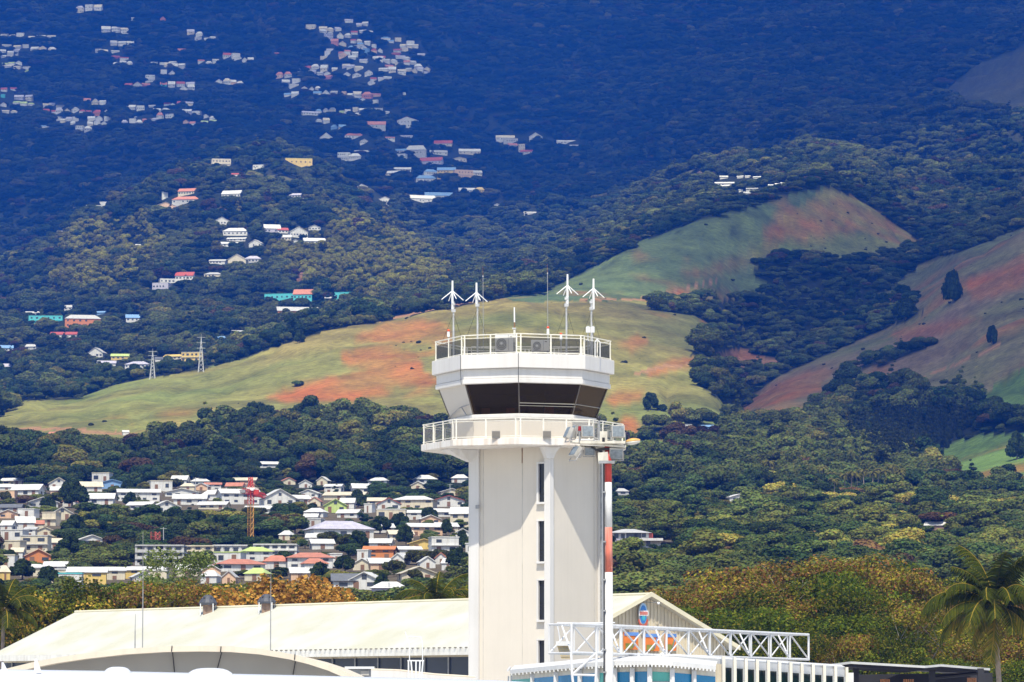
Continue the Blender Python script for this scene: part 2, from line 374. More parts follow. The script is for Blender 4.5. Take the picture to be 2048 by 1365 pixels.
# ------------------------------------------------------------------ foliage
def leaf_mat(name, instanced, trans=0.3, bright=1.0):
    m, n, l, b = new_mat(name); n.remove(b)
    at = n.new('ShaderNodeVertexColor'); at.layer_name = 'Col'; out = at.outputs[0]
    if instanced:
        ti = n.new('ShaderNodeAttribute'); ti.attribute_type = 'INSTANCER'; ti.attribute_name = 'tint'
        mx = n.new('ShaderNodeMix'); mx.data_type = 'RGBA'; mx.blend_type = 'MULTIPLY'; mx.inputs[0].default_value = 1
        l.new(out, mx.inputs[6]); l.new(ti.outputs[0], mx.inputs[7]); out = mx.outputs[2]
    df = n.new('ShaderNodeBsdfDiffuse'); tr = n.new('ShaderNodeBsdfTranslucent'); ms = n.new('ShaderNodeMixShader'); ms.inputs[0].default_value = trans
    l.new(out, df.inputs[0]); l.new(out, tr.inputs[0]); l.new(df.outputs[0], ms.inputs[1]); l.new(tr.outputs[0], ms.inputs[2])
    l.new(ms.outputs[0], n['Material Output'].inputs[0]); return m
LEAF_I = leaf_mat('forest_leaves', True, 0.2); LEAF = leaf_mat('leaves', False, 0.35)
BARK = mat('bark', (0.2, 0.16, 0.12), 0.95, 0.4, 3.0)
DRYBARK = mat('pale_twigs', (0.42, 0.37, 0.31), 0.95, 0.3, 3.0)

def quads_mesh(name, C, N, S, colr, rg, m, asp=1.0, extra=None):
    """leaf-clump faces: centres C, normals N, half sizes S, colours colr"""
    k = len(C); N = N / (np.linalg.norm(N, axis=1, keepdims=True) + 1e-9)
    r = rg.normal(size=(k, 3)); U = np.cross(N, r); U /= (np.linalg.norm(U, axis=1, keepdims=True) + 1e-9); V = np.cross(N, U)
    S = np.asarray(S)[:, None]; A = U * S; B = V * S * asp
    v = np.stack([C - A - B*0.6, C + A*0.9 - B, C + A + B*0.7, C - A*0.7 + B], 1).reshape(-1, 3)
    f = np.arange(4*k).reshape(-1, 4); cc = np.repeat(colr, 4, axis=0)
    if extra is not None:
        ev, ef, ec = extra; f = list(map(tuple, f)) + [tuple(i + len(v) for i in q) for q in ef]
        v = np.concatenate([v, ev]); cc = np.concatenate([cc, ec])
    me = bpy.data.meshes.new(name); me.from_pydata(v.tolist(), [], f if isinstance(f, list) else f.tolist()); me.update()
    ca = me.color_attributes.new('Col', 'FLOAT_COLOR', 'POINT')
    ca.data.foreach_set('color', np.concatenate([cc, np.ones((len(cc), 1))], 1).astype(np.float32).ravel())
    me.materials.append(m); return me
def lumps_to_leaves(lumps, nleaf, size, rg, tilt=0.55):
    lumps = np.array(lumps); w = lumps[:, 3]**2; w /= w.sum()
    pick = rg.choice(len(lumps), nleaf, p=w); d = rg.normal(size=(nleaf, 3)); d /= np.linalg.norm(d, axis=1, keepdims=True)
    d[:, 2] = np.where(d[:, 2] < -0.5, -d[:, 2], d[:, 2])
    rr = lumps[pick, 3:4] * (0.82 + 0.26 * rg.random((nleaf, 1)))
    C = lumps[pick, :3] + d * rr * np.array([1, 1, 0.85]); N = d + tilt * rg.normal(size=(nleaf, 3))
    S = size * (0.6 + 0.8 * rg.random(nleaf))
    return C, N, S, pick
def core_blobs(lumps, shrink, colv):
    mb = MB()
    for x, y, z, r in lumps: mb.sphere((x, y, z), r * shrink, 7, 5, (1, 1, 0.85))
    return np.array(mb.v), mb.f, np.tile(np.array(colv), (len(mb.v), 1))
# unit prototypes for the far woods: crown about 2 wide, standing on z=0
PROTO = bpy.data.collections.new('wood_kinds')
def proto(name, lumps, nleaf, size, seed, asp=1.0, tilt=0.55):
    rg = np.random.default_rng(seed); C, N, S, pk = lumps_to_leaves(lumps, nleaf, size, rg, tilt)
    br = 0.75 + 0.5 * rg.random((len(lumps), 1))[pk] ; cc = np.clip(br * (0.8 + 0.4 * rg.random((nleaf, 3)) * np.array([0.7, 0.7, 0.45]) + 0.0), 0.3, 1.6)
    me = quads_mesh(name, C, N, S, cc, rg, LEAF_I, asp, core_blobs(lumps, 0.86, (0.7, 0.7, 0.7)))
    o = bpy.data.objects.new(name, me); PROTO.objects.link(o); return o
def rand_lumps(seed, n, rx, rz, zc, rl):
    r = random.Random(seed); L = []
    for i in range(n):
        a = r.random() * 6.28; q = math.sqrt(r.random()) * rx
        z = zc + (r.random() - 0.35) * rz * (1.25 - q / max(rx, .01) * 0.6)
        L.append((q*math.cos(a), q*math.sin(a), z, rl * (0.7 + 0.6 * r.random())))
    return L
proto('wood_a', rand_lumps(1, 11, 0.72, 0.7, 0.85, 0.42), 3600, 0.045, 1)
proto('wood_b', rand_lumps(2, 14, 0.85, 0.55, 0.8, 0.36), 3800, 0.043, 2)
proto('wood_c', rand_lumps(3, 9, 0.5, 1.1, 1.1, 0.42), 3400, 0.045, 3)
proto('wood_d', rand_lumps(4, 12, 1.0, 0.28, 0.95, 0.34), 3600, 0.043, 4)
proto('wood_e', [(0.12*math.sin(i*2.1), 0.12*math.cos(i*1.7), 0.25+i*0.34, 0.42-0.05*i) for i in range(8)], 2200, 0.042, 5)       # slender conifer
proto('wood_f', [(0.55*math.cos(a)*(0.4+0.6*k), 0.55*math.sin(a)*(0.4+0.6*k), 1.5-0.75*(k-0.45)**2*2, 0.16) for a in np.arange(0, 6.28, 0.7) for k in (0.3, 0.65, 1.0)] + [(0, 0, 0.2*i, 0.06) for i in range(7)], 700, 0.07, 6, 0.4)   # palm head
proto('wood_g', rand_lumps(7, 7, 0.6, 0.3, 0.3, 0.36), 1800, 0.045, 7)
proto('wood_h', [(0.6*math.cos(i*1.3)*(i % 3)*0.5, 0.6*math.sin(i*1.3)*(i % 3)*0.5, 0.5+0.22*(i % 6), 0.3) for i in range(12)], 2600, 0.06, 8, 0.45, 0.9)   # feathery bamboo

def scatter(name, X, Y, R, HT, idx, tint, label):
    """one mass of trees: points carrying size, turn, kind and leaf colour"""
    Z = terrain_z(X, Y) - 0.3
    me = bpy.data.meshes.new(name); me.from_pydata(np.stack([X, Y, Z], 1).tolist(), [], [])
    k = len(X)
    def attr(nm, ty, val, fld):
        a = me.attributes.new(nm, ty, 'POINT'); a.data.foreach_set(fld, np.asarray(val).ravel())
    attr('scl', 'FLOAT_VECTOR', np.stack([R, R, HT], 1).astype(np.float32), 'vector')
    attr('rot', 'FLOAT_VECTOR', np.stack([nrng.normal(0, .05, k), nrng.normal(0, .05, k), nrng.random(k) * 6.28], 1).astype(np.float32), 'vector')
    attr('idx', 'INT', idx.astype(np.int32), 'value')
    attr('tint', 'FLOAT_COLOR', np.concatenate([tint, np.ones((k, 1))], 1).astype(np.float32), 'color')
    o = link(name, me); tag(o, label, 'trees'); o['kind'] = 'stuff'
    g = bpy.data.node_groups.new(name, 'GeometryNodeTree')
    g.interface.new_socket('Geometry', in_out='INPUT', socket_type='NodeSocketGeometry'); g.interface.new_socket('Geometry', in_out='OUTPUT', socket_type='NodeSocketGeometry')
    gi = g.nodes.new('NodeGroupInput'); go = g.nodes.new('NodeGroupOutput'); ip = g.nodes.new('GeometryNodeInstanceOnPoints'); ci = g.nodes.new('GeometryNodeCollectionInfo')
    ci.inputs[0].default_value = PROTO; ci.inputs['Separate Children'].default_value = True; ci.inputs['Reset Children'].default_value = True
    def na(nm, ty):
        q = g.nodes.new('GeometryNodeInputNamedAttribute'); q.data_type = ty; q.inputs[0].default_value = nm; return q.outputs[0]
    g.links.new(gi.outputs[0], ip.inputs['Points']); g.links.new(ci.outputs[0], ip.inputs['Instance']); ip.inputs['Pick Instance'].default_value = True
    g.links.new(na('idx', 'INT'), ip.inputs['Instance Index']); g.links.new(na('scl', 'FLOAT_VECTOR'), ip.inputs['Scale'])
    e2r = g.nodes.new('FunctionNodeEulerToRotation'); g.links.new(na('rot', 'FLOAT_VECTOR'), e2r.inputs[0]); g.links.new(e2r.outputs[0], ip.inputs['Rotation'])
    g.links.new(ip.outputs[0], go.inputs[0])
    mod = o.modifiers.new('scatter', 'NODES'); mod.node_group = g
    return o
# candidate points: jittered grid in (angle, depth), spacing grows with depth
def candidates(y0, y1, sp0, sp1, ulim=(-260, 2310)):
    xs, ys = [], []; y = y0
    while y < y1:
        s = sp0 + (sp1 - sp0) * (y - y0) / (y1 - y0)
        a0 = (ulim[0]-W/2)/F*y; a1 = (ulim[1]-W/2)/F*y; k = int((a1-a0)/s)
        x = a0 + (np.arange(k) + nrng.random(k)) * s; xs.append(x); ys.append(y + (nrng.random(k)-0.5)*s); y += s*0.9
    return np.concatenate(xs), np.concatenate(ys)
fr = forest.astype(float)
def is_forest(X, Y):
    r = np.clip(np.interp(Y, Ys, np.arange(NR)), 0, NR-1).round().astype(int); c = np.clip(np.interp(X/Y, As, np.arange(len(As))), 0, len(As)-1).round().astype(int)
    return forest[r, c]
# ------------------------------------------------------------------ houses on the slopes: x0 x1 ytop ybase kind wall roof  (r ridge along, g gable to viewer, h hipped, f flat, 2 = two storeys)
CN = dict(w='white', c='cream', y='yellow', o='orange', r='red', p='salmon', b='blue', t='turquoise', g='grey', l='lime green', m='lilac grey', e='peach', n='dark grey', k='brown')
CV = dict(w=(0.68,0.675,0.66), c=(0.66,0.59,0.45), y=(0.72,0.52,0.16), o=(0.62,0.22,0.07), r=(0.42,0.08,0.055), p=(0.52,0.2,0.13), b=(0.2,0.36,0.62), t=(0.1,0.55,0.6), g=(0.5,0.5,0.5), l=(0.5,0.62,0.2), m=(0.5,0.48,0.58), e=(0.72,0.48,0.32), n=(0.14,0.15,0.17), k=(0.3,0.19,0.13))
TOWN_ROWS = {
 'town top row': '''0 45 961 970 r c w;0 27 974 983 r w w;22 78 968 994 r w w;0 29 982 1010 f2 e c;98 137 955 980 g w c;157 204 963 986 r w c;176 226 986 1011 r w w;194 255 959 978 g b b;237 319 977 1003 r2 w w;253 302 1003 1020 r w w;307 360 1001 1028 g w w;330 397 977 994 g w w;347 411 988 1010 r w w;405 446 980 1001 h w w;396 451 1003 1019 r c w;443 521 977 1009 r2 w w;528 592 978 1016 g w w;548 621 989 1009 r w w;489 541 1016 1028 r w w;647 727 983 1001 r c c;649 693 998 1026 g l l;680 708 996 1018 r w w;728 744 1014 1026 f w w;736 772 998 1011 r c c;755 801 996 1021 g w r;785 866 991 1019 h2 c w;865 930 991 1014 g w r''',
 'mid town': '''56 116 994 1017 g g w;0 41 1011 1025 r g n;105 144 1014 1040 g c w;83 112 1026 1052 f2 c c;33 69 1033 1061 r w w;0 24 1041 1064 r w w;70 110 1054 1073 g c c;0 46 1064 1081 f w w;40 95 1073 1106 f2 c g;0 41 1083 1108 f c c;160 209 1073 1090 g w w;900 944 1014 1055 r2 c w;753 811 1020 1041 f c w;821 887 1046 1072 r2 e w;626 749 1041 1080 h w m;611 642 1041 1058 f g w;780 827 1063 1080 r c c;818 879 1080 1099 g y y;863 918 1076 1107 f2 w w;931 944 1089 1111 f w w''',
 'low town edge': '''51 102 1098 1127 g o e;87 131 1128 1147 r w w;103 132 1146 1166 f c w;134 172 1134 1168 r2 y w;172 212 1134 1170 r2 y w;209 250 1134 1160 r2 c w;250 290 1135 1158 r2 y w;290 328 1136 1158 r2 c w;117 163 1160 1175 f w t;0 20 1131 1161 h y c;427 482 1109 1129 f w l;440 531 1126 1142 h w p;728 787 1092 1116 r2 o o;575 665 1105 1138 h2 w p;528 578 1111 1138 h w p;609 656 1121 1141 h w p;489 546 1094 1123 h2 w l;488 530 1136 1162 h c l;667 745 1147 1180 r w n;697 760 1144 1180 g w w;743 812 1168 1192 h m w;803 873 1133 1163 g c c;741 783 1116 1141 r e w''',
}
HILL_ROWS = {
 'woods above town': '''1458 1502 990 1003 g w w;1850 1888 1045 1061 r k w;1233 1258 980 991 h g g;520 560 929 936 r w w;1368 1384 850 861 f w g;1400 1428 852 860 r b b;246 258 866 871 r w w;300 320 861 866 r w r;96 112 868 874 r e p''',
 'hillside beyond ridge': '''57 125 632 651 f2 t t;50 80 622 633 r g g;130 202 629 656 h2 o g;128 144 610 621 r w g;190 209 622 630 r b b;252 286 628 652 r2 w b;100 161 663 677 r w r;0 26 690 704 r w b;50 73 688 700 r g g;175 206 695 717 g w g;222 259 707 720 r y l;195 231 721 735 r w m;249 298 722 744 h2 w m;310 328 714 723 r w n;326 364 708 720 r c y;362 406 705 725 f2 y w;0 21 727 741 r w m;555 638 613 633 r o g;430 450 672 680 r b b;465 493 660 668 r w g''',
 'bamboo ridge': '''172 203 411 423 f w w;199 217 404 412 f w w;222 247 384 400 r w r;424 462 318 338 f2 c w;355 389 376 391 r c p;343 398 392 408 h g p;310 352 404 421 g e w;324 336 384 398 f w w;442 481 380 397 r w w;428 459 434 451 g w w;445 495 455 472 h w w;453 491 474 483 r w w;425 484 483 494 r w w;264 288 488 494 r w w;418 450 518 528 r w g;455 492 508 531 g c w;490 522 511 526 h g m;408 444 544 555 h c g;350 386 543 562 r w r;320 351 558 568 f w w;304 337 566 582 f m g;529 561 448 468 r m w;556 577 455 467 r w r;580 616 453 476 g w w;617 641 450 461 g w w;556 582 469 482 r c w;580 602 479 491 g w w;608 651 475 491 r w w;497 523 479 495 g w w;585 613 395 403 h w m;578 601 386 396 r g m;710 736 368 379 g w w;527 591 588 602 f t t;586 624 578 602 r t p;668 706 585 600 f t t;650 682 593 602 r n g;505 529 330 338 f w g;463 477 346 353 r w r''',
 'gully hamlet': '''754 786 393 407 g w w;818 872 390 406 r w w;850 908 384 400 r w b;918 950 375 387 r w w;948 968 374 387 h y y;832 873 350 366 h w b;874 911 334 354 r2 y b;909 947 340 361 f2 e g;765 798 341 352 r c w;788 822 334 344 r w w;848 876 338 351 h w b;838 884 314 338 r2 m r;900 938 314 324 g c y;918 961 297 310 r c w;868 904 280 295 r c r;787 812 297 306 r w b;810 852 290 312 h g g;787 811 308 322 f w w;793 834 233 256 g2 w p;728 771 242 258 r g p;992 1036 270 282 r w c;1007 1036 277 288 f g g;1058 1084 265 282 g w w;1017 1036 286 296 r c p;1037 1050 288 307 f2 c c;1040 1064 299 309 r w r;1114 1152 280 288 r w w;1140 1159 289 295 r w g;988 1000 407 413 g w w;1048 1072 423 429 r w w;640 665 265 285 g w w;690 728 266 278 h w p;675 700 305 323 f2 w w;697 722 306 321 h w w;570 625 317 333 f y l;605 640 222 231 r w m;720 737 278 288 g w w;765 790 273 280 r w p;800 825 270 277 r g m;708 740 300 308 r w g;860 895 300 310 r w g;935 965 340 352 r c g''',
 'right slope farm': '''1440 1456 351 358 r w w;1474 1486 351 357 r w w;1490 1500 351 356 r w w;1506 1524 352 358 r w w;1430 1468 363 372 r g w;1432 1464 369 377 r g w;1478 1486 378 384 r w w;1492 1524 375 381 r g w;1536 1546 369 374 r w w;1550 1560 367 372 r w w;1562 1574 365 370 r w w;1488 1502 384 389 r w w''',
}
UPPER = {
 'high village': '''610 632 48 62 f c g;638 685 52 62 r c c;640 668 61 68 r g w;672 702 62 78 g w w;648 668 69 80 f2 m g;702 748 61 70 r w r;712 736 46 54 r g m;690 708 38 46 r w m;660 694 79 90 r p p;700 726 73 88 r2 w r;713 742 83 92 r w b;762 782 73 80 h w b;774 804 78 86 r w b;695 735 92 102 h w b;742 752 85 96 f w g;812 831 81 92 f w g;798 838 90 98 r w c;785 818 95 103 r g r;742 766 98 107 h e r;648 662 103 112 f w w;676 716 100 112 r m p;640 656 112 119 f c w;678 712 108 118 g e w;725 738 98 108 f b b;743 766 111 122 r w w;754 772 112 121 r w r;790 812 110 118 r w m;765 795 117 126 r w g;770 806 126 136 r p p;806 834 122 132 r w p;828 846 128 140 h m w;604 657 127 142 r w r;662 676 135 142 r c w;683 700 128 136 r m c;692 728 130 140 r g m;757 778 134 143 r w w;776 812 136 148 r c w;810 834 130 147 r2 c g;834 860 134 142 r w m;550 584 138 156 h e p;592 600 138 144 f w w;618 662 142 150 r m m;646 664 150 159 r p p;686 702 145 154 g w w;704 724 146 155 g w w;728 746 141 152 g w w;740 770 151 160 r w r;768 784 153 159 r w w;735 752 159 171 g w w;564 600 158 168 r w w;578 600 168 175 f w w;602 616 171 181 g w p;618 642 173 182 g w w;566 598 182 192 r w b;626 660 180 194 r2 w b;658 676 181 188 r w w;682 706 181 194 f2 e m;706 726 183 196 r w c;722 744 184 198 h p p;742 762 186 194 r e p;708 732 195 205 r w b;744 756 200 209 f w w;630 672 210 225 h w b;678 702 212 228 f2 l g;705 730 210 226 f2 c g;730 766 215 223 r w l;632 660 228 248 h2 w g;660 694 247 259 h b b;688 724 224 231 r w w;548 570 105 110 r r p;806 812 187 191 f w w;770 780 222 228 r w g;654 668 96 104 r w m;718 735 118 126 r w m;782 800 104 110 r r p;835 850 106 114 r g m;800 822 112 120 h w w;846 862 142 148 r w m''',
 'upper-left hamlet': '''0 48 68 76 r g c;55 110 70 76 r g c;0 22 88 94 r g c;26 60 90 97 r g c;58 113 92 102 r g w;0 40 100 107 r g w;0 42 108 114 r g w;0 46 122 130 r g l;8 60 131 138 r g c;48 60 138 148 g l l;22 34 138 144 r w c;0 14 175 184 r w r;20 34 175 182 r w r;0 10 187 196 f t g;28 66 188 200 r m m;24 70 202 210 r w l;0 14 202 214 g w r;4 36 222 229 r w c;150 205 7 24 h2 c m;202 260 51 68 r g w;220 268 72 92 r g g;190 217 88 108 f2 g m;222 240 100 106 r w w;222 258 112 120 r r r;224 266 118 133 h w w;300 352 124 130 r w w;326 371 122 136 r c c;372 406 55 72 r c m;388 404 74 81 f g g;408 432 74 80 r w w;396 438 120 128 r w p;446 482 106 116 r w r;466 486 112 120 h w g;484 508 114 126 g w w;354 372 98 108 r o p;262 270 35 42 f w w;320 332 30 42 g p p;290 311 149 165 f2 w w;320 352 140 152 f w c;247 284 162 178 r2 c r;284 302 166 174 r p p;319 352 161 178 r t p;352 389 161 174 r w r;360 390 170 183 g w w;430 462 156 168 g w p;460 486 155 170 r e w;86 110 206 214 r w c;110 131 209 219 r w c;167 213 195 208 r y p;86 116 220 231 r w r;110 158 214 228 h w m;118 158 226 244 r2 c w;158 182 213 229 h w r;185 222 218 232 h o r;112 124 234 242 f w w;140 150 240 250 r w w;174 222 233 243 r w w;174 214 243 252 r c w;150 184 251 263 f2 w w;80 98 250 256 r w b;240 258 212 218 r w c;256 289 209 222 r g w;268 274 224 236 f g g;243 286 230 250 h m m;283 318 234 242 r o p;305 340 216 224 r w w;312 347 226 240 h w p;326 352 206 214 r w r;352 388 204 216 r w r;364 402 217 234 r2 m w;366 390 236 250 g e p;405 430 226 238 g w w;402 434 240 248 r w l;296 310 211 215 r w w;114 126 462 468 f w w''',
}
WALLMAT = {k: mat('wall_' + CN[k].replace(' ', '_'), v, 0.85, 0.12, 0.6, streak=0.3) for k, v in CV.items()}
ROOFMAT = {k: mat('roof_' + CN[k].replace(' ', '_'), v, 0.55, 0.2, 0.8, streak=0.2) for k, v in CV.items()}
PANE = mat('dark_window_glass', (0.05, 0.06, 0.08), 0.25, 0.3, 2.0)
DOORM = mat('door_brown', (0.22, 0.12, 0.07), 0.6)
WIN_ME = MB().box(-0.5, 0.5, -0.05, 0.1, -0.5, 0.5).mesh('window', PANE)
DOOR_ME = MB().box(-0.5, 0.5, -0.06, 0.1, 0, 1).mesh('door', DOORM)
HOUSE_RECTS = []
labels_seen = set()
def uniq(lb):
    assert lb not in labels_seen, lb
    labels_seen.add(lb); return lb
FAR = ([], [], [])
def house_local(root, w, h, d, kind, wc, rc, detail, r):
    kd = kind[0]; two = '2' in kind; ov = min(0.5, 0.05 * w + 0.1); t = 0.14
    hw = {'f': h, 'r': h*0.55, 'g': h*0.52, 'h': h*0.55}[kd]
    if two and kd != 'f': hw = h*0.68
    wl = MB(); x = w/2; wl.box(-x, x, 0, d, -3.0, hw); rf = MB()
    if kd == 'r':
        wl.add([(-x,0.02,hw),(-x,d-.02,hw),(-x,d/2,h-0.1),(-x+.2,0.02,hw),(-x+.2,d-.02,hw),(-x+.2,d/2,h-0.1)], [(0,2,1),(3,4,5)])
        wl.add([(x,0.02,hw),(x,d-.02,hw),(x,d/2,h-0.1),(x-.2,0.02,hw),(x-.2,d-.02,hw),(x-.2,d/2,h-0.1)], [(0,1,2),(3,5,4)])
        k = (h-hw)/(d/2)
        rf.slab([(-x-ov,-ov,hw-k*ov+t),(x+ov,-ov,hw-k*ov+t),(x+ov,d/2,h),(-x-ov,d/2,h)], t); rf.slab([(x+ov,d+ov,hw-k*ov+t),(-x-ov,d+ov,hw-k*ov+t),(-x-ov,d/2,h),(x+ov,d/2,h)], t)
    elif kd == 'g':
        wl.add([(-x,0.0,hw),(x,0.0,hw),(0,0.0,h-.1),(-x,0.2,hw),(x,0.2,hw),(0,0.2,h-.1)], [(0,1,2),(3,5,4)])
        k = (h-hw)/x
        rf.slab([(-x-ov,d+ov,hw-k*ov+t),(-x-ov,-ov,hw-k*ov+t),(0,-ov,h),(0,d+ov,h)], t); rf.slab([(x+ov,-ov,hw-k*ov+t),(x+ov,d+ov,hw-k*ov+t),(0,d+ov,h),(0,-ov,h)], t)
    elif kd == 'h':
        q = min(x*0.55, d*0.45); z0 = hw - 0.05
        rf.add([(-x-ov,-ov,z0),(x+ov,-ov,z0),(x+ov,d+ov,z0),(-x-ov,d+ov,z0),(-x+q,d/2,h),(x-q,d/2,h)], [(0,1,5,4),(1,2,5),(2,3,4,5),(3,0,4),(3,2,1,0)])
    else:
        rf.box(-x-0.12, x+0.12, -0.12, d+0.12, hw, hw+0.22)
        if two: rf.box(-x-0.35, x+0.35, -0.5, 0.02, hw*0.5-0.1, hw*0.5+0.06)
    if root is None:                  # far, small houses past the first three hundred: joined
        M = Matrix.Translation(detail[0]) @ Matrix.Rotation(detail[1], 4, 'Z')
        for q, mm in ((wl, WALLMAT[wc]), (rf, ROOFMAT[rc])):
            if mm not in FAR[2]: FAR[2].append(mm)
            k = len(FAR[0]); FAR[0].extend(tuple(M @ Vector(v)) for v in q.v); FAR[1].extend((tuple(i+k for i in f), FAR[2].index(mm)) for f in q.f)
        return
    o = link('wall', wl.mesh('wall', WALLMAT[wc]), root); o2 = link('roof', rf.mesh('roof', ROOFMAT[rc]), root)
    if detail == 0: return o, o2
    ns = 2 if two else 1; sh = hw / ns; nwin = max(1, min(6, int(w/2.6)))
    dslot = r.randrange(nwin)
    for s_ in range(ns):
        for i in range(nwin):
            cx = -x + w*(i+0.5)/nwin + r.uniform(-.15, .15)
            if s_ == 0 and i == dslot and detail > 1:
                dd = link('door', DOOR_ME, root); dd.location = (cx, 0, 0.05); dd.scale = (min(1.0, w*0.2), 1, min(2.1, sh*0.8))
                continue
            if r.random() < 0.15: continue
            ww = link('window', WIN_ME, root); ww.location = (cx, 0, s_*sh + sh*0.56); ww.scale = (min(1.3, w/nwin*0.5) * r.uniform(.8, 1.3), 1, min(1.3, sh*0.42))
    if kd == 'g' and detail > 1 and h - hw > 1.5:
        ww = link('window', WIN_ME, root); ww.location = (0, 0, hw + (h-hw)*0.38); ww.scale = (0.9, 1, 0.9)
    if kd in 'rg' and detail > 1:        # side windows
        for sx in (-1, 1):
            ww = link('window', WIN_ME, root); ww.location = (sx*x, d*0.45, hw*0.55); ww.scale = (1.1, 1, 1.0); ww.rotation_euler = (0, 0, sx*math.pi/2)
    return o, o2
KINDW = dict(f='flat-roofed', r='', g='gable-fronted', h='hip-roofed')
def build_rows(rows, detail, ymin, group):
    out = []
    for zone, txt in rows.items():
        es = [e.split() for e in txt.split(';')]
        es.sort(key=lambda e: float(e[0]) + float(e[1]))
        for i, e in enumerate(es):
            x0, x1, yt, yb = map(float, e[:4]); kind, wc, rc = e[4], e[5], e[6]
            xc = (x0+x1)/2; r = random.Random(int(xc*7 + yb*131))
            Y = ground_depth(xc, yb, ymin); s = Y / F
            w = (x1-x0)*s; h = max(2.4, (yb-yt)*s); d = max(4.0, min(10.0, w*0.75))
            p = P(xc, yb, Y); gz = float(terrain_z(p.x, p.y))
            size = 'small' if w < 10 else ('long' if w > 22 else ('two-storey' if '2' in kind else 'low'))
            nm = 'house' if '2' not in kind or kind[0] != 'f' else 'apartment_house'
            words = '%s %s %s house with %s roof, %s, %s' % (size, CN[wc], KINDW[kind[0]], CN[rc], ordinal(i+1), zone)
            if (x1-x0)*(yb-yt) < AREA_MIN:
                house_local(None, w, h, d, kind, wc, rc, (Vector((p.x, p.y, gz+.05)), r.uniform(-.3, .3)), r); HOUSE_RECTS.append((x0, x1, yt, yb, Y)); continue
            lb = uniq(' '.join(words.split()))
            root = thing(nm, lb, 'house', (p.x, p.y, gz + 0.05), group)
            root.rotation_euler.z = r.uniform(-0.3, 0.3)
            house_local(root, w, h, d, kind, wc, rc, detail if (x1-x0) > 15 else min(detail, 1) if (x1-x0) > 11 else 0, r)
            HOUSE_RECTS.append((x0, x1, yt, yb, Y)); out.append(root)
    return out
def infill(n_, seed, regions):
    r = random.Random(seed); out = []; rects = [tuple(map(float, e.split()[:4])) for v in TOWN_ROWS.values() for e in v.split(';')]
    tries = 0
    while len(out) < n_ and tries < 6000:
        tries += 1; x0, x1, y0, y1 = r.choice(regions); w = r.uniform(22, 46); h = r.uniform(13, 21); xc = r.uniform(x0, x1); yb = r.uniform(y0, y1); q = (xc-w/2, xc+w/2, yb-h, yb)
        if any(min(q[1], a[1])-max(q[0], a[0]) > 0.3*min(w, a[1]-a[0]) and min(q[3], a[3])-max(q[2], a[2]) > 0.45*min(h, a[3]-a[2]) for a in rects): continue
        if 270 < xc < 600 and 1085 < yb < 1135: continue
        rects.append(q); out.append('%d %d %d %d %s %s %s' % (q[0], q[1], q[2], q[3], r.choice(['r', 'r', 'g', 'h', 'f', 'g', 'r2']), r.choice('wwwwcce'), r.choice('wwwwwwgcp')))
    return ';'.join(out)
TOWN_ROWS['town infill'] = infill(62, 5, [(0, 940, 966, 1016), (0, 940, 966, 1016), (0, 110, 1020, 1160), (500, 930, 1020, 1150), (600, 930, 1040, 1180), (120, 480, 1140, 1170)])
def split_wide(rows, seed):
    r = random.Random(seed); res = {}
    for z, t in rows.items():
        o = []
        for e in t.split(';'):
            q = e.split(); x0, x1, yt, yb = map(float, q[:4]); k = 1 if x1-x0 < 24 else 2 if x1-x0 < 40 else 3; ww = (x1-x0)/k
            for i in range(k):
                dy = r.uniform(-2.5, 2.5) if k > 1 else 0; hh = max(5.5, min(yb-yt, ww*0.75)*r.uniform(.85, 1.15)); a = x0+ww*i+r.uniform(0, ww*.12); b_ = x0+ww*(i+1)-r.uniform(0, ww*.15); rc = q[6] if i == 0 or r.random() < .35 else r.choice('wwwgcm'); kd = q[4] if i == 0 else r.choice(['r', 'g', 'f', 'h', 'r2'])
                o.append('%.1f %.1f %.1f %.1f %s %s %s' % (a, b_, yb+dy-hh, yb+dy, kd, q[5] if i == 0 else r.choice('wwwcg'), rc))
        res[z] = ';'.join(o)
    return res
UPPER = split_wide(UPPER, 3)
_ar = sorted(((float(q[1])-float(q[0]))*(float(q[3])-float(q[2])) for rows in (TOWN_ROWS, HILL_ROWS, UPPER) for t_ in rows.values() for q in (e.split() for e in t_.split(';'))), reverse=True)
AREA_MIN = _ar[285]
build_rows(TOWN_ROWS, 2, 500, 'houses of the town below the woods')
build_rows(HILL_ROWS, 1, 900, 'houses scattered on the hillside')
build_rows(UPPER, 1, 4300, 'houses of the high villages')
fm = bpy.data.meshes.new('far_houses'); fm.from_pydata(FAR[0], [], [f for f, _ in FAR[1]]); fm.update()
for mm in FAR[2]: fm.materials.append(mm)
fm.polygons.foreach_set('material_index', [i for _, i in FAR[1]])
fo = link('far_houses', fm); tag(fo, 'tiny white and coloured houses scattered between the larger ones up the mountain', 'houses'); fo['kind'] = 'stuff'
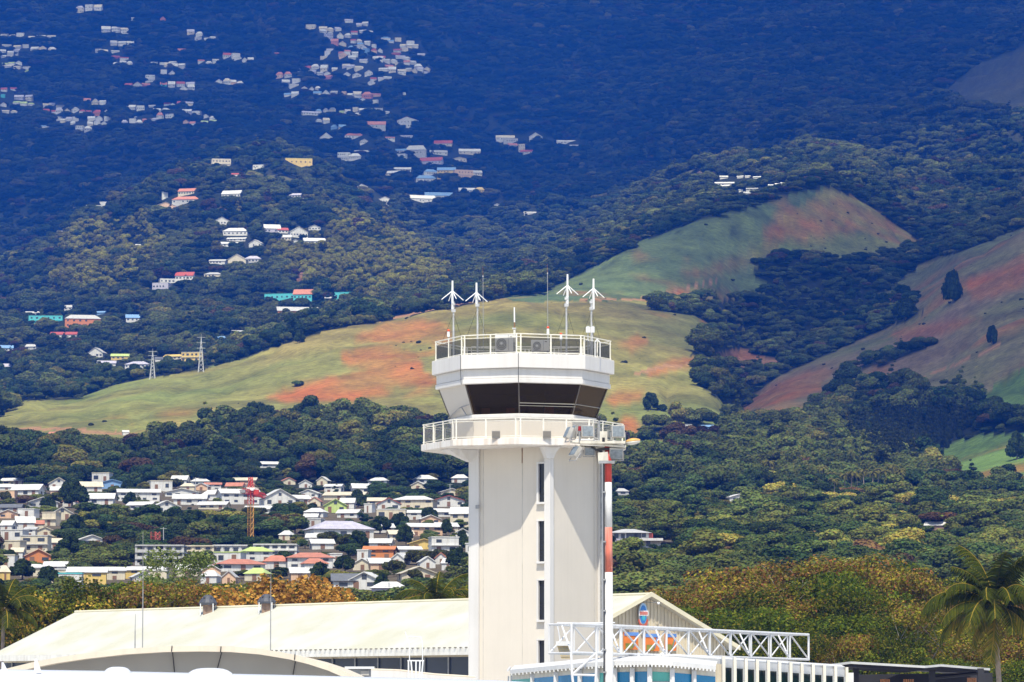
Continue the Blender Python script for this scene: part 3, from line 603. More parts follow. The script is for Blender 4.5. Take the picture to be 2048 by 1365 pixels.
# ------------------------------------------------------------------ control tower
TWH = mat('tower_white_paint', (0.7, 0.675, 0.64), 0.75, 0.05, 0.5, streak=0.16, grime=(0.42, 0.38, 0.32))
TCR = mat('tower_cream_render', (0.7, 0.635, 0.54), 0.85, 0.05, 0.4, streak=0.07, bump=0.02, grime=(0.4, 0.34, 0.26))
TJO = mat('joint_grey', (0.54, 0.5, 0.44), 0.9, 0.3, 2)
STAIN = mat('balcony_render_stained', (0.78, 0.74, 0.68), 0.85, 0.12, 1.2, streak=0.5, grime=(0.42, 0.26, 0.13))
RAIL = mat('railing_cream_paint', (0.76, 0.73, 0.64), 0.5, 0.15, 4)
WIRE = mesh_screen_mat('railing_wire_mesh', (0.03, 0.032, 0.036), 0.28)
WIREP = mesh_screen_mat('railing_pale_mesh', (0.3, 0.28, 0.25), 0.7)
CABGL = glass_mat('cab_tinted_glass', (0.5, 0.42, 0.27), 0.035, refl_col=(0.6, 0.5, 0.36))
DARK = mat('dark_interior', (0.09, 0.07, 0.05), 0.8, 0.3, 1.0)
BLACK = mat('black_cable', (0.02, 0.02, 0.022), 0.5, 0.2, 4)
GREYM = mat('grey_steel', (0.34, 0.34, 0.34), 0.45, 0.25, 5, metal=0.3)
GALV = mat('galvanised', (0.55, 0.55, 0.55), 0.45, 0.25, 5, metal=0.2)
SLOT = mat('slot_window_glass', (0.012, 0.015, 0.024), 0.12, 0.3, 1)
ANTW = mat('antenna_white', (0.85, 0.85, 0.84), 0.4, 0.05, 4)
TY0 = 200.0; TX0 = P(1046, 900, TY0).x
PHI = [math.radians(a) for a in (-93, -42.5, -3, 42, 87, 137.5, 177, 222)]
def ov(R, k, z): return Vector((TX0 + R*math.sin(PHI[k % 8]), TY0 - R*math.cos(PHI[k % 8]), z))
def ring(R, z): return [ov(R, k, z) for k in range(8)]
def zf(py, R): return Zat(py, TY0 - R)        # height of something seen at row py on the near corner
tower = thing('control_tower', 'cream airport control tower with dark glass cab and railed balconies', 'tower', (TX0, TY0, 0))
zb0, zb1 = zf(890, 5.1), zf(876, 5.1)
# shaft: square plan turned, with corner ribs
th = math.radians(34); sL = 194/40.0
cF = Vector((Xat(1100, 196.0), 196.2))
uL = Vector((-math.cos(th), math.sin(th))); uR = Vector((math.sin(th), math.cos(th)))
def sh(a, b, z, out=0.0):     # a along the face to the left, b along the face to the right
    q = cF + uL*a + uR*b; return Vector((q.x, q.y, z))
def face_box(mb, side, a0, a1, z0, z1, o0, o1):   # box on a face: side 'L'/'R', along a, outwards o
    nL = Vector((-uR.x, -uR.y)); nR = Vector((-uL.x, -uL.y))
    u, nn = (uL, nL) if side == 'L' else (uR, nR)
    pts = []
    for z in (z0, z1):
        for (a, o) in ((a0, o0), (a1, o0), (a1, o1), (a0, o1)):
            q = cF + u*a + nn*o; pts.append((q.x, q.y, z))
    mb.add(pts, [(3,2,1,0),(4,5,6,7),(0,1,5,4),(1,2,6,5),(2,3,7,6),(3,0,4,7)])
wall = MB(); ztop = zb0 + 0.03
r = 0.0
wall.loft([[sh(0.12,0.12,z), sh(sL-.12,0.12,z), sh(sL-.12,sL-.12,z), sh(.12,sL-.12,z)] for z in (0, ztop)])
wall.build('shaft_wall', TCR, tower)
for a, b in ((0, 0), (sL, 0), (0, sL), (sL, sL)):      # corner ribs
    mb = MB(); w = 0.30 if (a and not b) else 0.17; c = sh(a + (w if a == 0 else -w), b + (w if b == 0 else -w), 0)
    u3 = Vector((uL.x, uL.y, 0))*w; v3 = Vector((uR.x, uR.y, 0))*w
    mb.obox((c.x, c.y, ztop/2), u3, v3, (0, 0, ztop/2)); mb.build('corner_rib', TWH, tower)
# slot windows near the front corner, with frames
def a_at(px, py, side):       # distance along a shaft face for a pixel
    best = None
    for i in range(400):
        a = sL*i/399; q = cF + (uL if side == 'L' else uR)*a; x, _ = proj(q.x, q.y, Zat(py, q.y)); d = abs(x - px)
        if best is None or d < best[0]: best = (d, a)
    return best[1]
for y0, y1 in ((927, 1004), (1042, 1123), (1161, 1240), (1281, 1331)):
    a1 = a_at(1073.5, 1000, 'L'); a0 = a_at(1089, 1000, 'L'); yd = 195.8 + 0.4
    z1, z0 = Zat(y0, yd), Zat(y1, yd)
    fr = MB(); face_box(fr, 'L', a0, a1, z1, z1+0.08, -0.115, 0.04); face_box(fr, 'L', a1-0.09, a1, z0, z1, -0.115, 0.03); face_box(fr, 'L', a0, a1, z0-0.1, z0, -0.115, 0.06)
    f = fr.build('slot_window', TWH, tower)
    gl = MB(); face_box(gl, 'L', a0+0.0, a1-0.09, z0, z1, -0.118, -0.105); gl.build('pane', SLOT, f)
for px, sd in ((1042, 'L'), (964, 'L'), (1112, 'R'), (1192, 'R')):    # recessed movement joints with stains
    a = a_at(px, 1000, sd); mb = MB(); face_box(mb, sd, a-0.012, a+0.012, 0, ztop-0.02, -0.12, -0.112); mb.build('wall_joint', TJO, tower)
mb = MB(); a = a_at(1042, 1000, 'L'); face_box(mb, 'L', a-0.02, a+0.035, Zat(925, 196.5), ztop-0.02, -0.12, -0.109); mb.build('rust_streak', mat('rust_brown', (0.24, 0.13, 0.07), 0.9, 0.4, 3), tower)
a = a_at(1198, 1000, 'R'); q = cF + uR*a; mb = MB(); mb.tube((q.x+.1, q.y-.22, 0), (q.x+.1, q.y-.22, ztop-.3), 0.055, n=10); mb.build('drainpipe', GREYM, tower)
mb = MB(); a = a_at(957, 1000, 'L'); zc = Zat(1013, 198); face_box(mb, 'L', a-0.1, a+0.1, zc-.09, zc+.09, 0.06, 0.12); mb.build('vent_plate', GREYM, tower)
# balcony slab, brackets, upstand
mb = MB(); mb.loft([ring(5.02, zb0), ring(5.12, zb0+0.04), ring(5.12, zb1), ring(5.05, zb1+0.02)]); mb.build('balcony_slab', STAIN, tower)
def haunch(tip_k, a, b, wtop):   # bracket rising from a corner rib out to the slab
    c = sh(a, b, 0); t = ov(4.75, 0, 0) if tip_k is None else tip_k
    d = Vector((t.x-c.x, t.y-c.y, 0)); L = d.length; d.normalize(); w = Vector((-d.y, d.x, 0))
    mb = MB(); zt = zb0 - 0.01
    base = Vector((c.x, c.y, 0))
    rg = []
    for s_, dz, hw in ((-0.3, 0.62, 0.2), (0.05, 0.58, 0.2), (L*0.5, 0.32, 0.16 + wtop*0.5), (L, 0.05, 0.16 + wtop)):
        p = base + d*s_; rg.append([p - w*hw*0.9 + Vector((0,0,zt-dz)), p + w*hw*0.9 + Vector((0,0,zt-dz)), p + w*(hw+wtop) + Vector((0,0,zt)), p - w*(hw+wtop) + Vector((0,0,zt))])
    mb.loft(rg); mb.build('balcony_bracket', TWH, tower)
ctr = Vector((TX0, TY0, 0))
for a, b in ((0, 0), (sL, 0), (0, sL), (sL, sL)):
    c = sh(a, b, 0); d = (c - ctr); d.z = 0; d.normalize(); tip = ctr + d*4.25
    haunch(tip, a, b, 0.25)
RW = 3.62
zs0, zs1 = zf(838, 3.68), zf(827, 3.68)
mb = MB(); mb.loft([ring(RW, zb1), ring(RW, zs0)]); mb.build('cab_base_wall', TCR, tower)
mb = MB(); mb.loft([ring(3.66, zs0), ring(3.74, zs0+0.1), ring(3.74, zs1-0.03), ring(3.66, zs1)]); mb.build('window_sill_band', TWH, tower)
for k in (1, 2, 3):
    p = ov(RW+0.01, k, 0); mb = MB().tube((p.x, p.y, zb1), (p.x, p.y, zs0), 0.02, n=6); mb.build('wall_joint', TJO, tower)
# glazed cab flaring outwards
zg0, zg1 = zs1, zf(765, 4.2); RG0, RG1 = 3.64, 4.22
names = {}
for k in range(8):
    q = [ov(RG0, k, zg0), ov(RG0, k+1, zg0), ov(RG1, k+1, zg1), ov(RG1, k, zg1)]
    if k in (0, 5):
        MB().slab(q, 0.12).build('blank_panel', mat('cab_panel_beige', (0.62, 0.57, 0.5), 0.8, 0.05, 0.5), tower)
    else:
        MB().slab(q, 0.03).build('cab_pane', CABGL, tower)
        MB().slab([q[0]+(ctr-q[0])*0.02+Vector((0,0,0)), q[1]+(ctr-q[1])*0.02, q[1]+(q[2]-q[1])*0.0+(ctr-q[1])*0.02+Vector((0,0,.05)), q[0]+(ctr-q[0])*0.02+Vector((0,0,.05))], 0.02) if False else None
for k in range(8):
    MB().tube(ov(RG0+.01, k, zg0), ov(RG1+.01, k, zg1), 0.035, n=6).build('cab_mullion', mat('mullion_bronze', (0.12, 0.1, 0.08), 0.4), tower)
# one intermediate mullion in the right-hand front pane, and the inner handrail seen through the glass
a_ = (ov(RG0, 2, zg0)*0.55 + ov(RG0, 3, zg0)*0.45); b_ = (ov(RG1, 2, zg1)*0.55 + ov(RG1, 3, zg1)*0.45)
inn = Vector((0, 0.08, 0)); MB().tube(a_+inn, b_+inn, 0.03, n=6).build('cab_mullion', DARK, tower)
zi = zf(806, 3.9); inner = [ov(3.86, k, zi) for k in range(0, 5)]
MB().path(inner[2:], 0.016).build('guard_bar', mat('bar_pale', (0.42, 0.4, 0.34), 0.4), tower)
MB().path([p + Vector((0, 0, -0.13)) for p in inner[2:4]], 0.01).build('guard_bar', mat('bar_pale', (0.42, 0.4, 0.34), 0.4), tower)
MB().path([ov(3.75, 0, zg0+.03), ov(4.0, 0, zi-0.1) * 0.35 + ov(4.0, 1, zi-0.1)*0.65, ov(3.95, 1, zi)], 0.03).build('side_stay', GREYM, tower)
MB().path([ov(3.98, 0, zi-.05)*0.3 + ov(3.98, 1, zi-.05)*0.7, ov(3.8, 1, zg0+.02)*0.8 + ov(3.8, 0, zg0+.02)*0.2], 0.03).build('side_stay', GREYM, tower)
# inside: floor, ceiling, core, blinds, desks with orange backs
MB().loft([ring(3.55, zg0-0.1), ring(3.55, zg0-0.02)]).build('cab_floor', DARK, tower)
MB().loft([ring(4.1, zg1-0.04), ring(4.1, zg1-0.01)]).build('cab_ceiling', DARK, tower)
for k in (3, 4, 5, 6, 7):
    q = [ov(RG0-0.25, k, zg0), ov(RG0-0.25, k+1, zg0), ov(RG1-0.25, k+1, zg1-0.05), ov(RG1-0.25, k, zg1-0.05)]
    if k in (5, 6): MB().slab(q, 0.03).build('blind', mat('blind_brown', (0.13, 0.09, 0.055), 0.9, 0.4, 1.0), tower)
def cabx(px, py, Y): return P(px, py, Y)
for px0, px1, y0, y1, Y in ((1087, 1108, 814, 829, 197.6), (1012, 1030, 817, 829, 197.8), (963, 980, 817, 829, 198.2)):
    p0 = P(px0, y1, Y); p1 = P(px1, y0, Y); c = thing('office_chair', uniq('orange-backed chair behind cab glass, %s' % ('right of the centre mullion' if px0 > 1050 else 'nearest the centre mullion' if px0 > 1000 else 'at the far left')), 'chair', (p0.x, Y, zg0-0.02), 'chairs inside the tower cab')
    w = abs(p1.x-p0.x); MB().box(p0.x, p1.x, Y-.04, Y+.04, zg0+0.05, p1.z).build('backrest', mat('orange_fabric', (0.62, 0.2, 0.03), 0.8), c)
    MB().box(p0.x, p1.x, Y-.5, Y-.04, zg0+0.02, zg0+0.1).build('seat', mat('orange_fabric', (0.62, 0.2, 0.03), 0.8), c)
    MB().tube((p0.x+w/2, Y-.25, zg0-.02), (p0.x+w/2, Y-.25, zg0+.05), 0.03).build('stem', BLACK, c)
MB().box(TX0-1.2, TX0+1.6, 199.4, 200.4, zg0-0.02, zg0+0.55).build('desk', mat('desk_brown', (0.2, 0.13, 0.08), 0.6), tower)
# cornice and parapet
z1, z2, z3, z4 = zf(765.5, 4.4), zf(755.5, 4.4), zf(735, 4.58), zf(706.5, 4.58)
MB().loft([ring(4.36, z1), ring(4.40, z1+0.03), ring(4.40, z2-0.02), ring(4.36, z2)]).build('cornice_band', TWH, tower)
MB().loft([ring(4.32, z2), ring(4.35, z2+0.03), ring(4.35, z3-0.02), ring(4.3, z3+.01)]).build('cornice_band', TWH, tower)
MB().loft([ring(4.55, z3), ring(4.58, z3+0.02), ring(4.58, z4-0.02), ring(4.55, z4)]).build('roof_parapet', TWH, tower)
for k, dx in ((1, .02), (2, 0.0)):
    p = ov(4.6, k, 0); MB().path([(p.x+dx, p.y, z4), (p.x+dx, p.y, z3), (p.x*0.985+TX0*0.015, p.y+.22, z1)], 0.016, 5).build('cable', BLACK, tower)
ROOFZ = z4
# railings: each post a part, each rail and infill panel too
def railing(R, z0, hgt, posts, infill, name, kinds, toprails):
    for k in kinds:
        a, b = ov(R, k, z0), ov(R, k+1, z0); n_ = posts[k % len(posts)] if isinstance(posts, list) else posts
        for i in range(n_ + 1):
            t = 0.035 + 0.93*i/n_; p = a*(1-t) + b*t
            MB().box(p.x-.035, p.x+.035, p.y-.03, p.y+.03, p.z-.02, p.z+hgt).build('railing_post', RAIL, tower)
        a2, b2 = a*0.965+b*0.035, a*0.035+b*0.965
        for zz, rr in toprails:
            MB().tube(a + Vector((0,0,zz)), b + Vector((0,0,zz)), rr, n=6).build('railing_rail', RAIL, tower)
        for i in range(n_):
            t0, t1 = 0.035+.93*i/n_ + 0.012, 0.035+.93*(i+1)/n_ - 0.012
            p, q = a*(1-t0)+b*t0, a*(1-t1)+b*t1; mid = (p+q)/2
            MB().add([p+Vector((0,0,.09)), q+Vector((0,0,.09)), q+Vector((0,0,hgt-.2)), p+Vector((0,0,hgt-.2))], [(0,1,2,3)]).build('railing_mesh', infill, tower)
railing(5.03, zb1+0.02, 0.99, [3, 2, 3, 3, 3, 3, 3, 3], WIREP, 'balcony', range(0, 8), ((0.96, 0.03), (0.84, 0.018), (0.08, 0.02)))
railing(4.42, z4, 0.98, [2, 2, 2, 2, 2, 2, 2, 2], WIRE, 'roof', range(0, 8), ((0.97, 0.028), (0.82, 0.018), (0.06, 0.022)))
# wall lamps of the balcony upstand
for px in (992, 1094):
    Y = TY0 - RW*0.93 - 1.35; p = P(px, 877, Y); t = thing('balcony_floodlight', uniq('small square grey floodlight on the balcony edge, %s of the front corner' % ('left' if px < 1040 else 'right')), 'floodlight', (p.x, p.y, zb1+0.02), 'small floodlights on the tower balcony')
    MB().obox((p.x, p.y, p.z+.19), (.2, 0, 0), (0, .06, .02), (0, -.03, .16)).build('lamp_housing', mat('lamp_grey', (0.25, 0.24, 0.22), 0.4), t)
    MB().obox((p.x, p.y-.065, p.z+.2), (.17, 0, 0), (0, .008, .0), (0, -.02, .13)).build('lens', mat('lamp_glass', (0.22, 0.2, 0.17), 0.15), t)
    MB().box(p.x-.15, p.x+.15, p.y-.03, p.y+.05, zb1+.02, zb1+.06).build('foot', GREYM, t)
p = P(1197, 846, TY0-3.0); t = thing('beacon', 'slim dark beacon standing at the right end of the cab sill', 'beacon', (p.x, p.y, zb1+.02))
MB().tube((p.x, p.y, zb1+.02), (p.x, p.y, Zat(842, p.y)), 0.09, n=10).build('body', GREYM, t); MB().sphere((p.x, p.y, Zat(838, p.y)), 0.11, 10, 6, (1, 1, 1.6)).build('dome', BLACK, t, True)

# ------------------------------------------------------------------ things standing on the tower roof
def ac_unit(px0, px1, py0, py1, Y, label):
    a = P(px0, py1, Y); b = P(px1, py0, Y); w = b.x-a.x; h = b.z-a.z; z = ROOFZ+0.02
    t = thing('air_conditioner', uniq(label), 'air conditioner', (a.x+w/2, Y, z), 'air conditioners on the tower roof')
    W_ = mat('ac_white', (0.72, 0.71, 0.68), 0.5, 0.08, 2); zt = b.z
    MB().box(a.x, b.x, Y, Y+.45, zt-h, zt).build('casing', W_, t)
    cx = a.x + w*0.32; cz = zt - h*0.55; R_ = min(h*0.4, w*0.27)
    g = MB().tube((cx, Y-.03, cz), (cx, Y+.01, cz), R_, n=24).build('fan_grille', mat('grille_grey', (0.25, 0.24, 0.22), 0.6, 0.3, 8), t)
    mb = MB()
    for q in range(3):
        for i in range(20):
            t0, t1 = 2*math.pi*i/20, 2*math.pi*(i+1)/20; rr = R_*(0.4+0.28*q)
            mb.tube((cx+rr*math.cos(t0), Y-.04, cz+rr*math.sin(t0)), (cx+rr*math.cos(t1), Y-.04, cz+rr*math.sin(t1)), 0.012, n=4)
    mb.build('guard_ring', W_, g)
    MB().tube((cx, Y-.055, cz), (cx, Y-.02, cz), R_*0.26, n=14).build('hub', ANTW, g)
    MB().box(a.x+w*.66, a.x+w*.68, Y-.008, Y, zt-h*.95, zt-h*.05).build('panel_seam', GREYM, t)
    MB().box(a.x+w*.74, a.x+w*.86, Y-.012, Y, zt-h*.2, zt-h*.14).build('name_plate', DARK, t)
    for q in (0.1, 0.9): MB().box(a.x+w*q-.04, a.x+w*q+.04, Y+.02, Y+.43, z, zt-h).build('foot', GREYM, t)
ac_unit(990, 1030, 668, 703, 196.9, 'larger white air conditioner beside the centre post of the roof railing')
ac_unit(1062, 1099, 680, 702, 197.0, 'lower white air conditioner right of the centre post on the roof')
def ground_plane_antenna(px, py_tip, py_hub, py_low, py_base, Y, label, lean=0.0, pole_dx=0.0):
    z0 = ROOFZ; base = P(px+pole_dx, 700, Y); tip = P(px, py_tip, Y); hub = P(px, py_hub, Y); low = P(px, py_low, Y)
    t = thing('ground_plane_antenna', uniq(label), 'antenna', (base.x, Y, z0), 'white radio antennas on the tower roof')
    MB().tube((base.x, Y, z0), (base.x, Y, low.z+.5), 0.05, 0.042, 8).build('mast', GALV, t)
    MB().tube((hub.x, Y-.02, low.z), (hub.x, Y-.02, hub.z), 0.055, n=8).build('sleeve', ANTW, t)
    MB().tube((hub.x, Y-.02, hub.z), (tip.x+lean, Y-.02, tip.z), 0.05, 0.042, 8).build('whip', ANTW, t)
    for i in range(4):
        a = math.radians(20 + 90*i); d = Vector((math.cos(a), math.sin(a), 0))
        MB().tube(hub, hub + d*0.58 + Vector((0, 0, -0.46)), 0.03, 0.022, 6).build('radial', ANTW, t)
    MB().box(base.x-.1, base.x+.1, Y-.1, Y+.06, low.z-.05, low.z+.1).build('clamp', GALV, t)
    MB().box(base.x-.09, base.x+.09, Y-.08, Y+.06, low.z+.3, low.z+.42).build('clamp', GALV, t)
    for i in range(3):
        a = math.radians(40 + 120*i); g = Vector((base.x + 1.0*math.cos(a), Y + 1.0*math.sin(a), z0+.1))
        MB().tube((base.x, Y, low.z-.1), g, 0.009, n=4).build('guy_wire', BLACK, t)
ground_plane_antenna(905, 562, 582, 623, 700, 200.5, 'leftmost white radio antenna with drooping radials on tower roof', pole_dx=2)
ground_plane_antenna(953, 566, 585, 612, 700, 199.5, 'second white radio antenna from the left, with yellow band on mast', pole_dx=2)
ground_plane_antenna(1135, 549, 571, 612, 700, 200.2, 'tallest white radio antenna, third from the left on tower roof', pole_dx=-2)
ground_plane_antenna(1187, 558, 577, 619, 700, 200.6, 'rightmost white radio antenna, with white boxes at its foot', pole_dx=-4)
def whip(px, py_tip, py_mid, Y, label, name='whip_antenna', c=None):
    z0 = ROOFZ; b = P(px, 700, Y); t = thing(name, uniq(label), 'antenna', (b.x, Y, z0), 'thin lightning rods on the tower roof')
    m_ = P(px-1, py_mid, Y); tp = P(px-1.5, py_tip, Y)
    MB().tube((b.x, Y, z0), m_, 0.02, 0.016, 6).build('rod', GREYM, t); MB().tube(m_, tp, 0.010, 0.007, 5).build('tip', mat('rod_tip', (0.25, 0.12, 0.08), 0.5), t)
    MB().sphere(m_, 0.035, 8, 5).build('joint', GALV, t)
whip(967, 533, 553, 201.5, 'thin dark rod behind the second antenna on the roof')
whip(1096, 528, 547, 201.8, 'thin dark rod left of the tallest antenna on the roof')
p = P(1029, 700, 196.0); t = thing('short_whip_antenna', 'short thick white whip antenna on the centre railing post', 'antenna', (p.x, 196.0, ROOFZ))
MB().tube((p.x, 196, ROOFZ), (p.x, 196, Zat(660, 196)), 0.06, n=8).build('pole', RAIL, t); MB().tube((p.x, 196, Zat(660, 196)), (p.x, 196, Zat(645, 196)), 0.035, n=8).build('bracket', mat('rust_brown', (0.24, 0.13, 0.07), 0.9, 0.4, 3), t)
MB().tube((p.x, 196, Zat(645, 196)), (p.x-.01, 196, Zat(615, 196)), 0.036, 0.03, 8).build('whip', ANTW, t)
MB().box(p.x-.12, p.x+.08, 195.93, 196.05, Zat(659, 196), Zat(656, 196)).build('clamp', GALV, t)
def obstruction_light(px, py, Y, label):
    b = P(px, py, Y); t = thing('obstruction_light', uniq(label), 'warning light', (b.x, Y, ROOFZ), 'red warning lights on the tower roof')
    MB().tube((b.x, Y, ROOFZ), (b.x, Y, b.z-.25), 0.025, n=6).build('pole', GALV, t); MB().tube((b.x, Y, b.z-.25), (b.x, Y, b.z), 0.07, 0.06, 10).build('socket', ANTW, t)
    MB().sphere((b.x, Y, b.z+.06), 0.07, 10, 6).build('red_dome', mat('red_lamp', (0.75, 0.09, 0.03), 0.3, 0.05), t, True)
obstruction_light(897, 664, 199.0, 'small red warning light beside the leftmost roof antenna')
obstruction_light(1096, 658, 197.6, 'small red warning light at the foot of the thin right rod')
obstruction_light(1122, 671, 198.4, 'small red warning light left of the tallest antenna foot')
for px in (1176, 1185):
    b = P(px, 660, 199.8); t = thing('antenna_box', uniq('small white round box at the foot of the rightmost antenna, %s one' % ('left' if px < 1180 else 'right')), 'junction box', (b.x, 199.8, ROOFZ), 'white boxes by the rightmost antenna')
    MB().tube((b.x, 199.8, ROOFZ), (b.x, 199.8, b.z-.1), 0.03, n=6).build('stem', GALV, t); MB().tube((b.x, 199.8, b.z-.14), (b.x, 199.8, b.z+.14), 0.11, n=12).build('box', ANTW, t); MB().tube((b.x, 199.8, b.z+.14), (b.x, 199.8, b.z+.18), 0.08, n=12).build('cap', GALV, t)
# inner roof kerb rail and gate hoops
t = thing('roof_hatch_rail', 'pale inner handrail round the roof hatch behind the railing', 'handrail', (TX0, TY0, ROOFZ))
for dz in (0.45, 0.75): MB().path([(TX0-2.6, 200.5, ROOFZ+dz), (TX0+2.9, 200.5, ROOFZ+dz)], 0.025).build('rail', RAIL, t)
for i in range(6): MB().tube((TX0-2.6+1.1*i, 200.5, ROOFZ), (TX0-2.6+1.1*i, 200.5, ROOFZ+.75), 0.022, n=6).build('post', RAIL, t)
for px in (1170, 1190):
    b = P(px, 700, 197.8); MB().path([(b.x, 197.8, ROOFZ), (b.x, 197.8, ROOFZ+.75), (b.x+.1, 197.8, ROOFZ+.9), (b.x+.25, 197.8, ROOFZ+.75), (b.x+.25, 197.8, ROOFZ)], 0.025).build('ladder_hoop', ANTW, t)
# ------------------------------------------------------------------ floodlight mast in front of the tower
MY = 150.0
mb_ = P(1218, 1365, MY); mast = thing('floodlight_mast', 'tall red and white banded floodlight mast in front of the tower', 'light mast', (mb_.x, MY, 0))
MR = mat('mast_red', (0.5, 0.045, 0.03), 0.5, 0.15, 2); MRF = mat('mast_faded_red', (0.62, 0.16, 0.1), 0.6, 0.2, 3, streak=0.75, grime=(0.8, 0.7, 0.62)); MW = mat('mast_white', (0.7, 0.69, 0.67), 0.5, 0.06, 2, streak=0.1)
def mr(py): return 0.125 + (py - 890) / 475 * 0.045
bands = [(890, 965, MR), (965, 1055, MW), (1055, 1145, MRF), (1145, 1400, MW)]
def mx_(py): return P(1216.3 + (py-890)/475*2.0, py, MY).x
for y0, y1, mm in bands:
    za, zb = Zat(y0, MY), (Zat(y1, MY) if y1 < 1400 else 0.0)
    MB().tube((mx_(y1), MY, zb), (mx_(y0), MY, za), mr(y1), mr(y0), 16).build('mast_band', mm, mast, True)
MB().path([(mx_(920)-.17, MY-.1, Zat(925, MY)), (mx_(1100)-.175, MY-.1, Zat(1100, MY)), (mx_(1365)-.19, MY-.1, 0)], 0.03, 6).build('cable', BLACK, mast)
for py in (985, 1084, 1160, 1222, 1300, 1345): MB().box(mx_(py)-.24, mx_(py)-.1, MY-.15, MY-.05, Zat(py, MY)-.03, Zat(py, MY)+.03).build('cable_clip', GREYM, mast)
FB = mat('floodlight_body', (0.44, 0.42, 0.38), 0.5, 0.2, 5, streak=0.3); FG = mat('floodlight_glass', (0.2, 0.23, 0.25), 0.35, 0.35, 9); ARM = mat('mast_arm_cream', (0.66, 0.62, 0.52), 0.6, 0.2, 4, streak=0.4)
def seg(px0, py0, px1, py1, r, name, mm, dy=0): return MB().tube(P(px0, py0, MY+dy), P(px1, py1, MY+dy), r, n=8).build(name, mm, mast)
seg(1140, 884, 1252, 894, 0.05, 'cross_arm', ARM, -.2); seg(1150, 892, 1252, 898, 0.035, 'cross_arm', ARM, .25)
MB().obox(P(1205, 886, MY), (.85, 0, 0), (0, .35, 0), (0, 0, .05)).build('platform', ARM, mast)
MB().obox(P(1207, 874, MY-.2), (.14, 0, 0), (0, .1, 0), (0, 0, .2)).build('control_box', ARM, mast); MB().obox(P(1207, 880, MY-.32), (.05, 0, 0), (0, .03, 0), (0, 0, .08)).build('box_socket', BLACK, mast)
MB().obox(P(1206, 915, MY-.15), (.19, 0, .02), (0, .12, 0), (-.01, 0, .18)).build('junction_box', ARM, mast); MB().obox(P(1213, 925, MY-.1), (.3, 0, 0), (0, .2, 0), (0, 0, .05)).build('collar', GREYM, mast)
seg(1182, 895, 1205, 905, 0.04, 'bundle', BLACK, -.1); seg(1190, 900, 1222, 898, 0.05, 'bundle', BLACK, -.15)
def flood(px, py, w, h, yaw, tilt, name_, dy=-.15):
    c = P(px, py, MY+dy); R_ = Matrix.Rotation(yaw, 3, 'Z') @ Matrix.Rotation(tilt, 3, 'X')
    X_, Y_, Z_ = R_ @ Vector((1,0,0)), R_ @ Vector((0,1,0)), R_ @ Vector((0,0,1))
    rg = []
    for d, k in ((-.16, 1.0), (-.02, 1.0), (.12, .62), (.2, .35)):
        p = c + Y_*d; rg.append([p - X_*w*k - Z_*h*k, p + X_*w*k - Z_*h*k, p + X_*w*k + Z_*h*k, p - X_*w*k + Z_*h*k])
    f = MB().loft(rg).build('floodlight', FB, mast)
    MB().obox(c - Y_*.165, X_*w*.88, Y_*.01, Z_*h*.86).build('lens', FG, f)
    MB().path([c - X_*(w+.03), c - X_*(w+.03) - Z_*(h+.12), c + X_*(w+.03) - Z_*(h+.12), c + X_*(w+.03)], 0.018, 6).build('yoke', GREYM, f)
R90 = math.radians
flood(1141, 868, .2, .22, R90(-72), R90(-25), 'a'); flood(1152, 864, .12, .2, R90(-60), R90(-25), 'b', .15); flood(1154, 907, .22, .22, R90(-60), R90(-35), 'c')
flood(1174, 865, .23, .22, R90(8), R90(-12), 'd'); flood(1179, 900, .2, .17, R90(5), R90(30), 'e', .1)
flood(1236, 865, .24, .23, R90(2), R90(-10), 'f'); flood(1232, 905, .26, .22, R90(4), R90(28), 'g', 0); flood(1218, 868, .1, .13, R90(20), R90(0), 'h', .2)
s = thing('street_lamp_head', 'orange-topped cobra lamp head at the right end of the mast arm', 'street lamp', P(1252, 890, MY)); c = P(1266, 885, MY)
def cobra(z0, z1, mm, nm):
    mb = MB(); rg = []
    for t in np.linspace(0, 1, 9):
        w_ = 0.02 + 0.17*math.sin(math.pi*(0.12+0.8*t))**0.8; x = c.x - .27 + .54*t; z = c.z + 0.06*t
        rg.append([(x, MY + w_*math.cos(a), z + (z1 if math.sin(a) > 0 else z0)*abs(math.sin(a))*(w_/.19)) for a in np.linspace(0, 2*math.pi, 12, endpoint=False)])
    return mb.loft(rg).build(nm, mm, s, True)
cobra(0.0, 0.13, mat('lamp_orange', (0.72, 0.4, 0.1), 0.5, 0.1, 4, streak=0.3), 'hood'); cobra(-0.13, 0.01, mat('lamp_lens', (0.6, 0.58, 0.52), 0.25), 'lens')
MB().tube(P(1248, 891, MY), (c.x-.22, MY, c.z), 0.03).build('neck', GREYM, s)
l_ = P(1159, 868, MY-.3); t = thing('mast_warning_light', 'small dark red warning lamp on the left mast arm', 'warning light', P(1159, 886, MY-.3))
MB().tube(P(1159, 886, MY-.3), P(1159, 862, MY-.3), 0.03).build('stem', GREYM, t); MB().tube(P(1159, 862, MY-.3), P(1159, 853, MY-.3), 0.06, 0.05, 10).build('lamp', mat('dark_red_lamp', (0.3, 0.01, 0.015), 0.3), t)

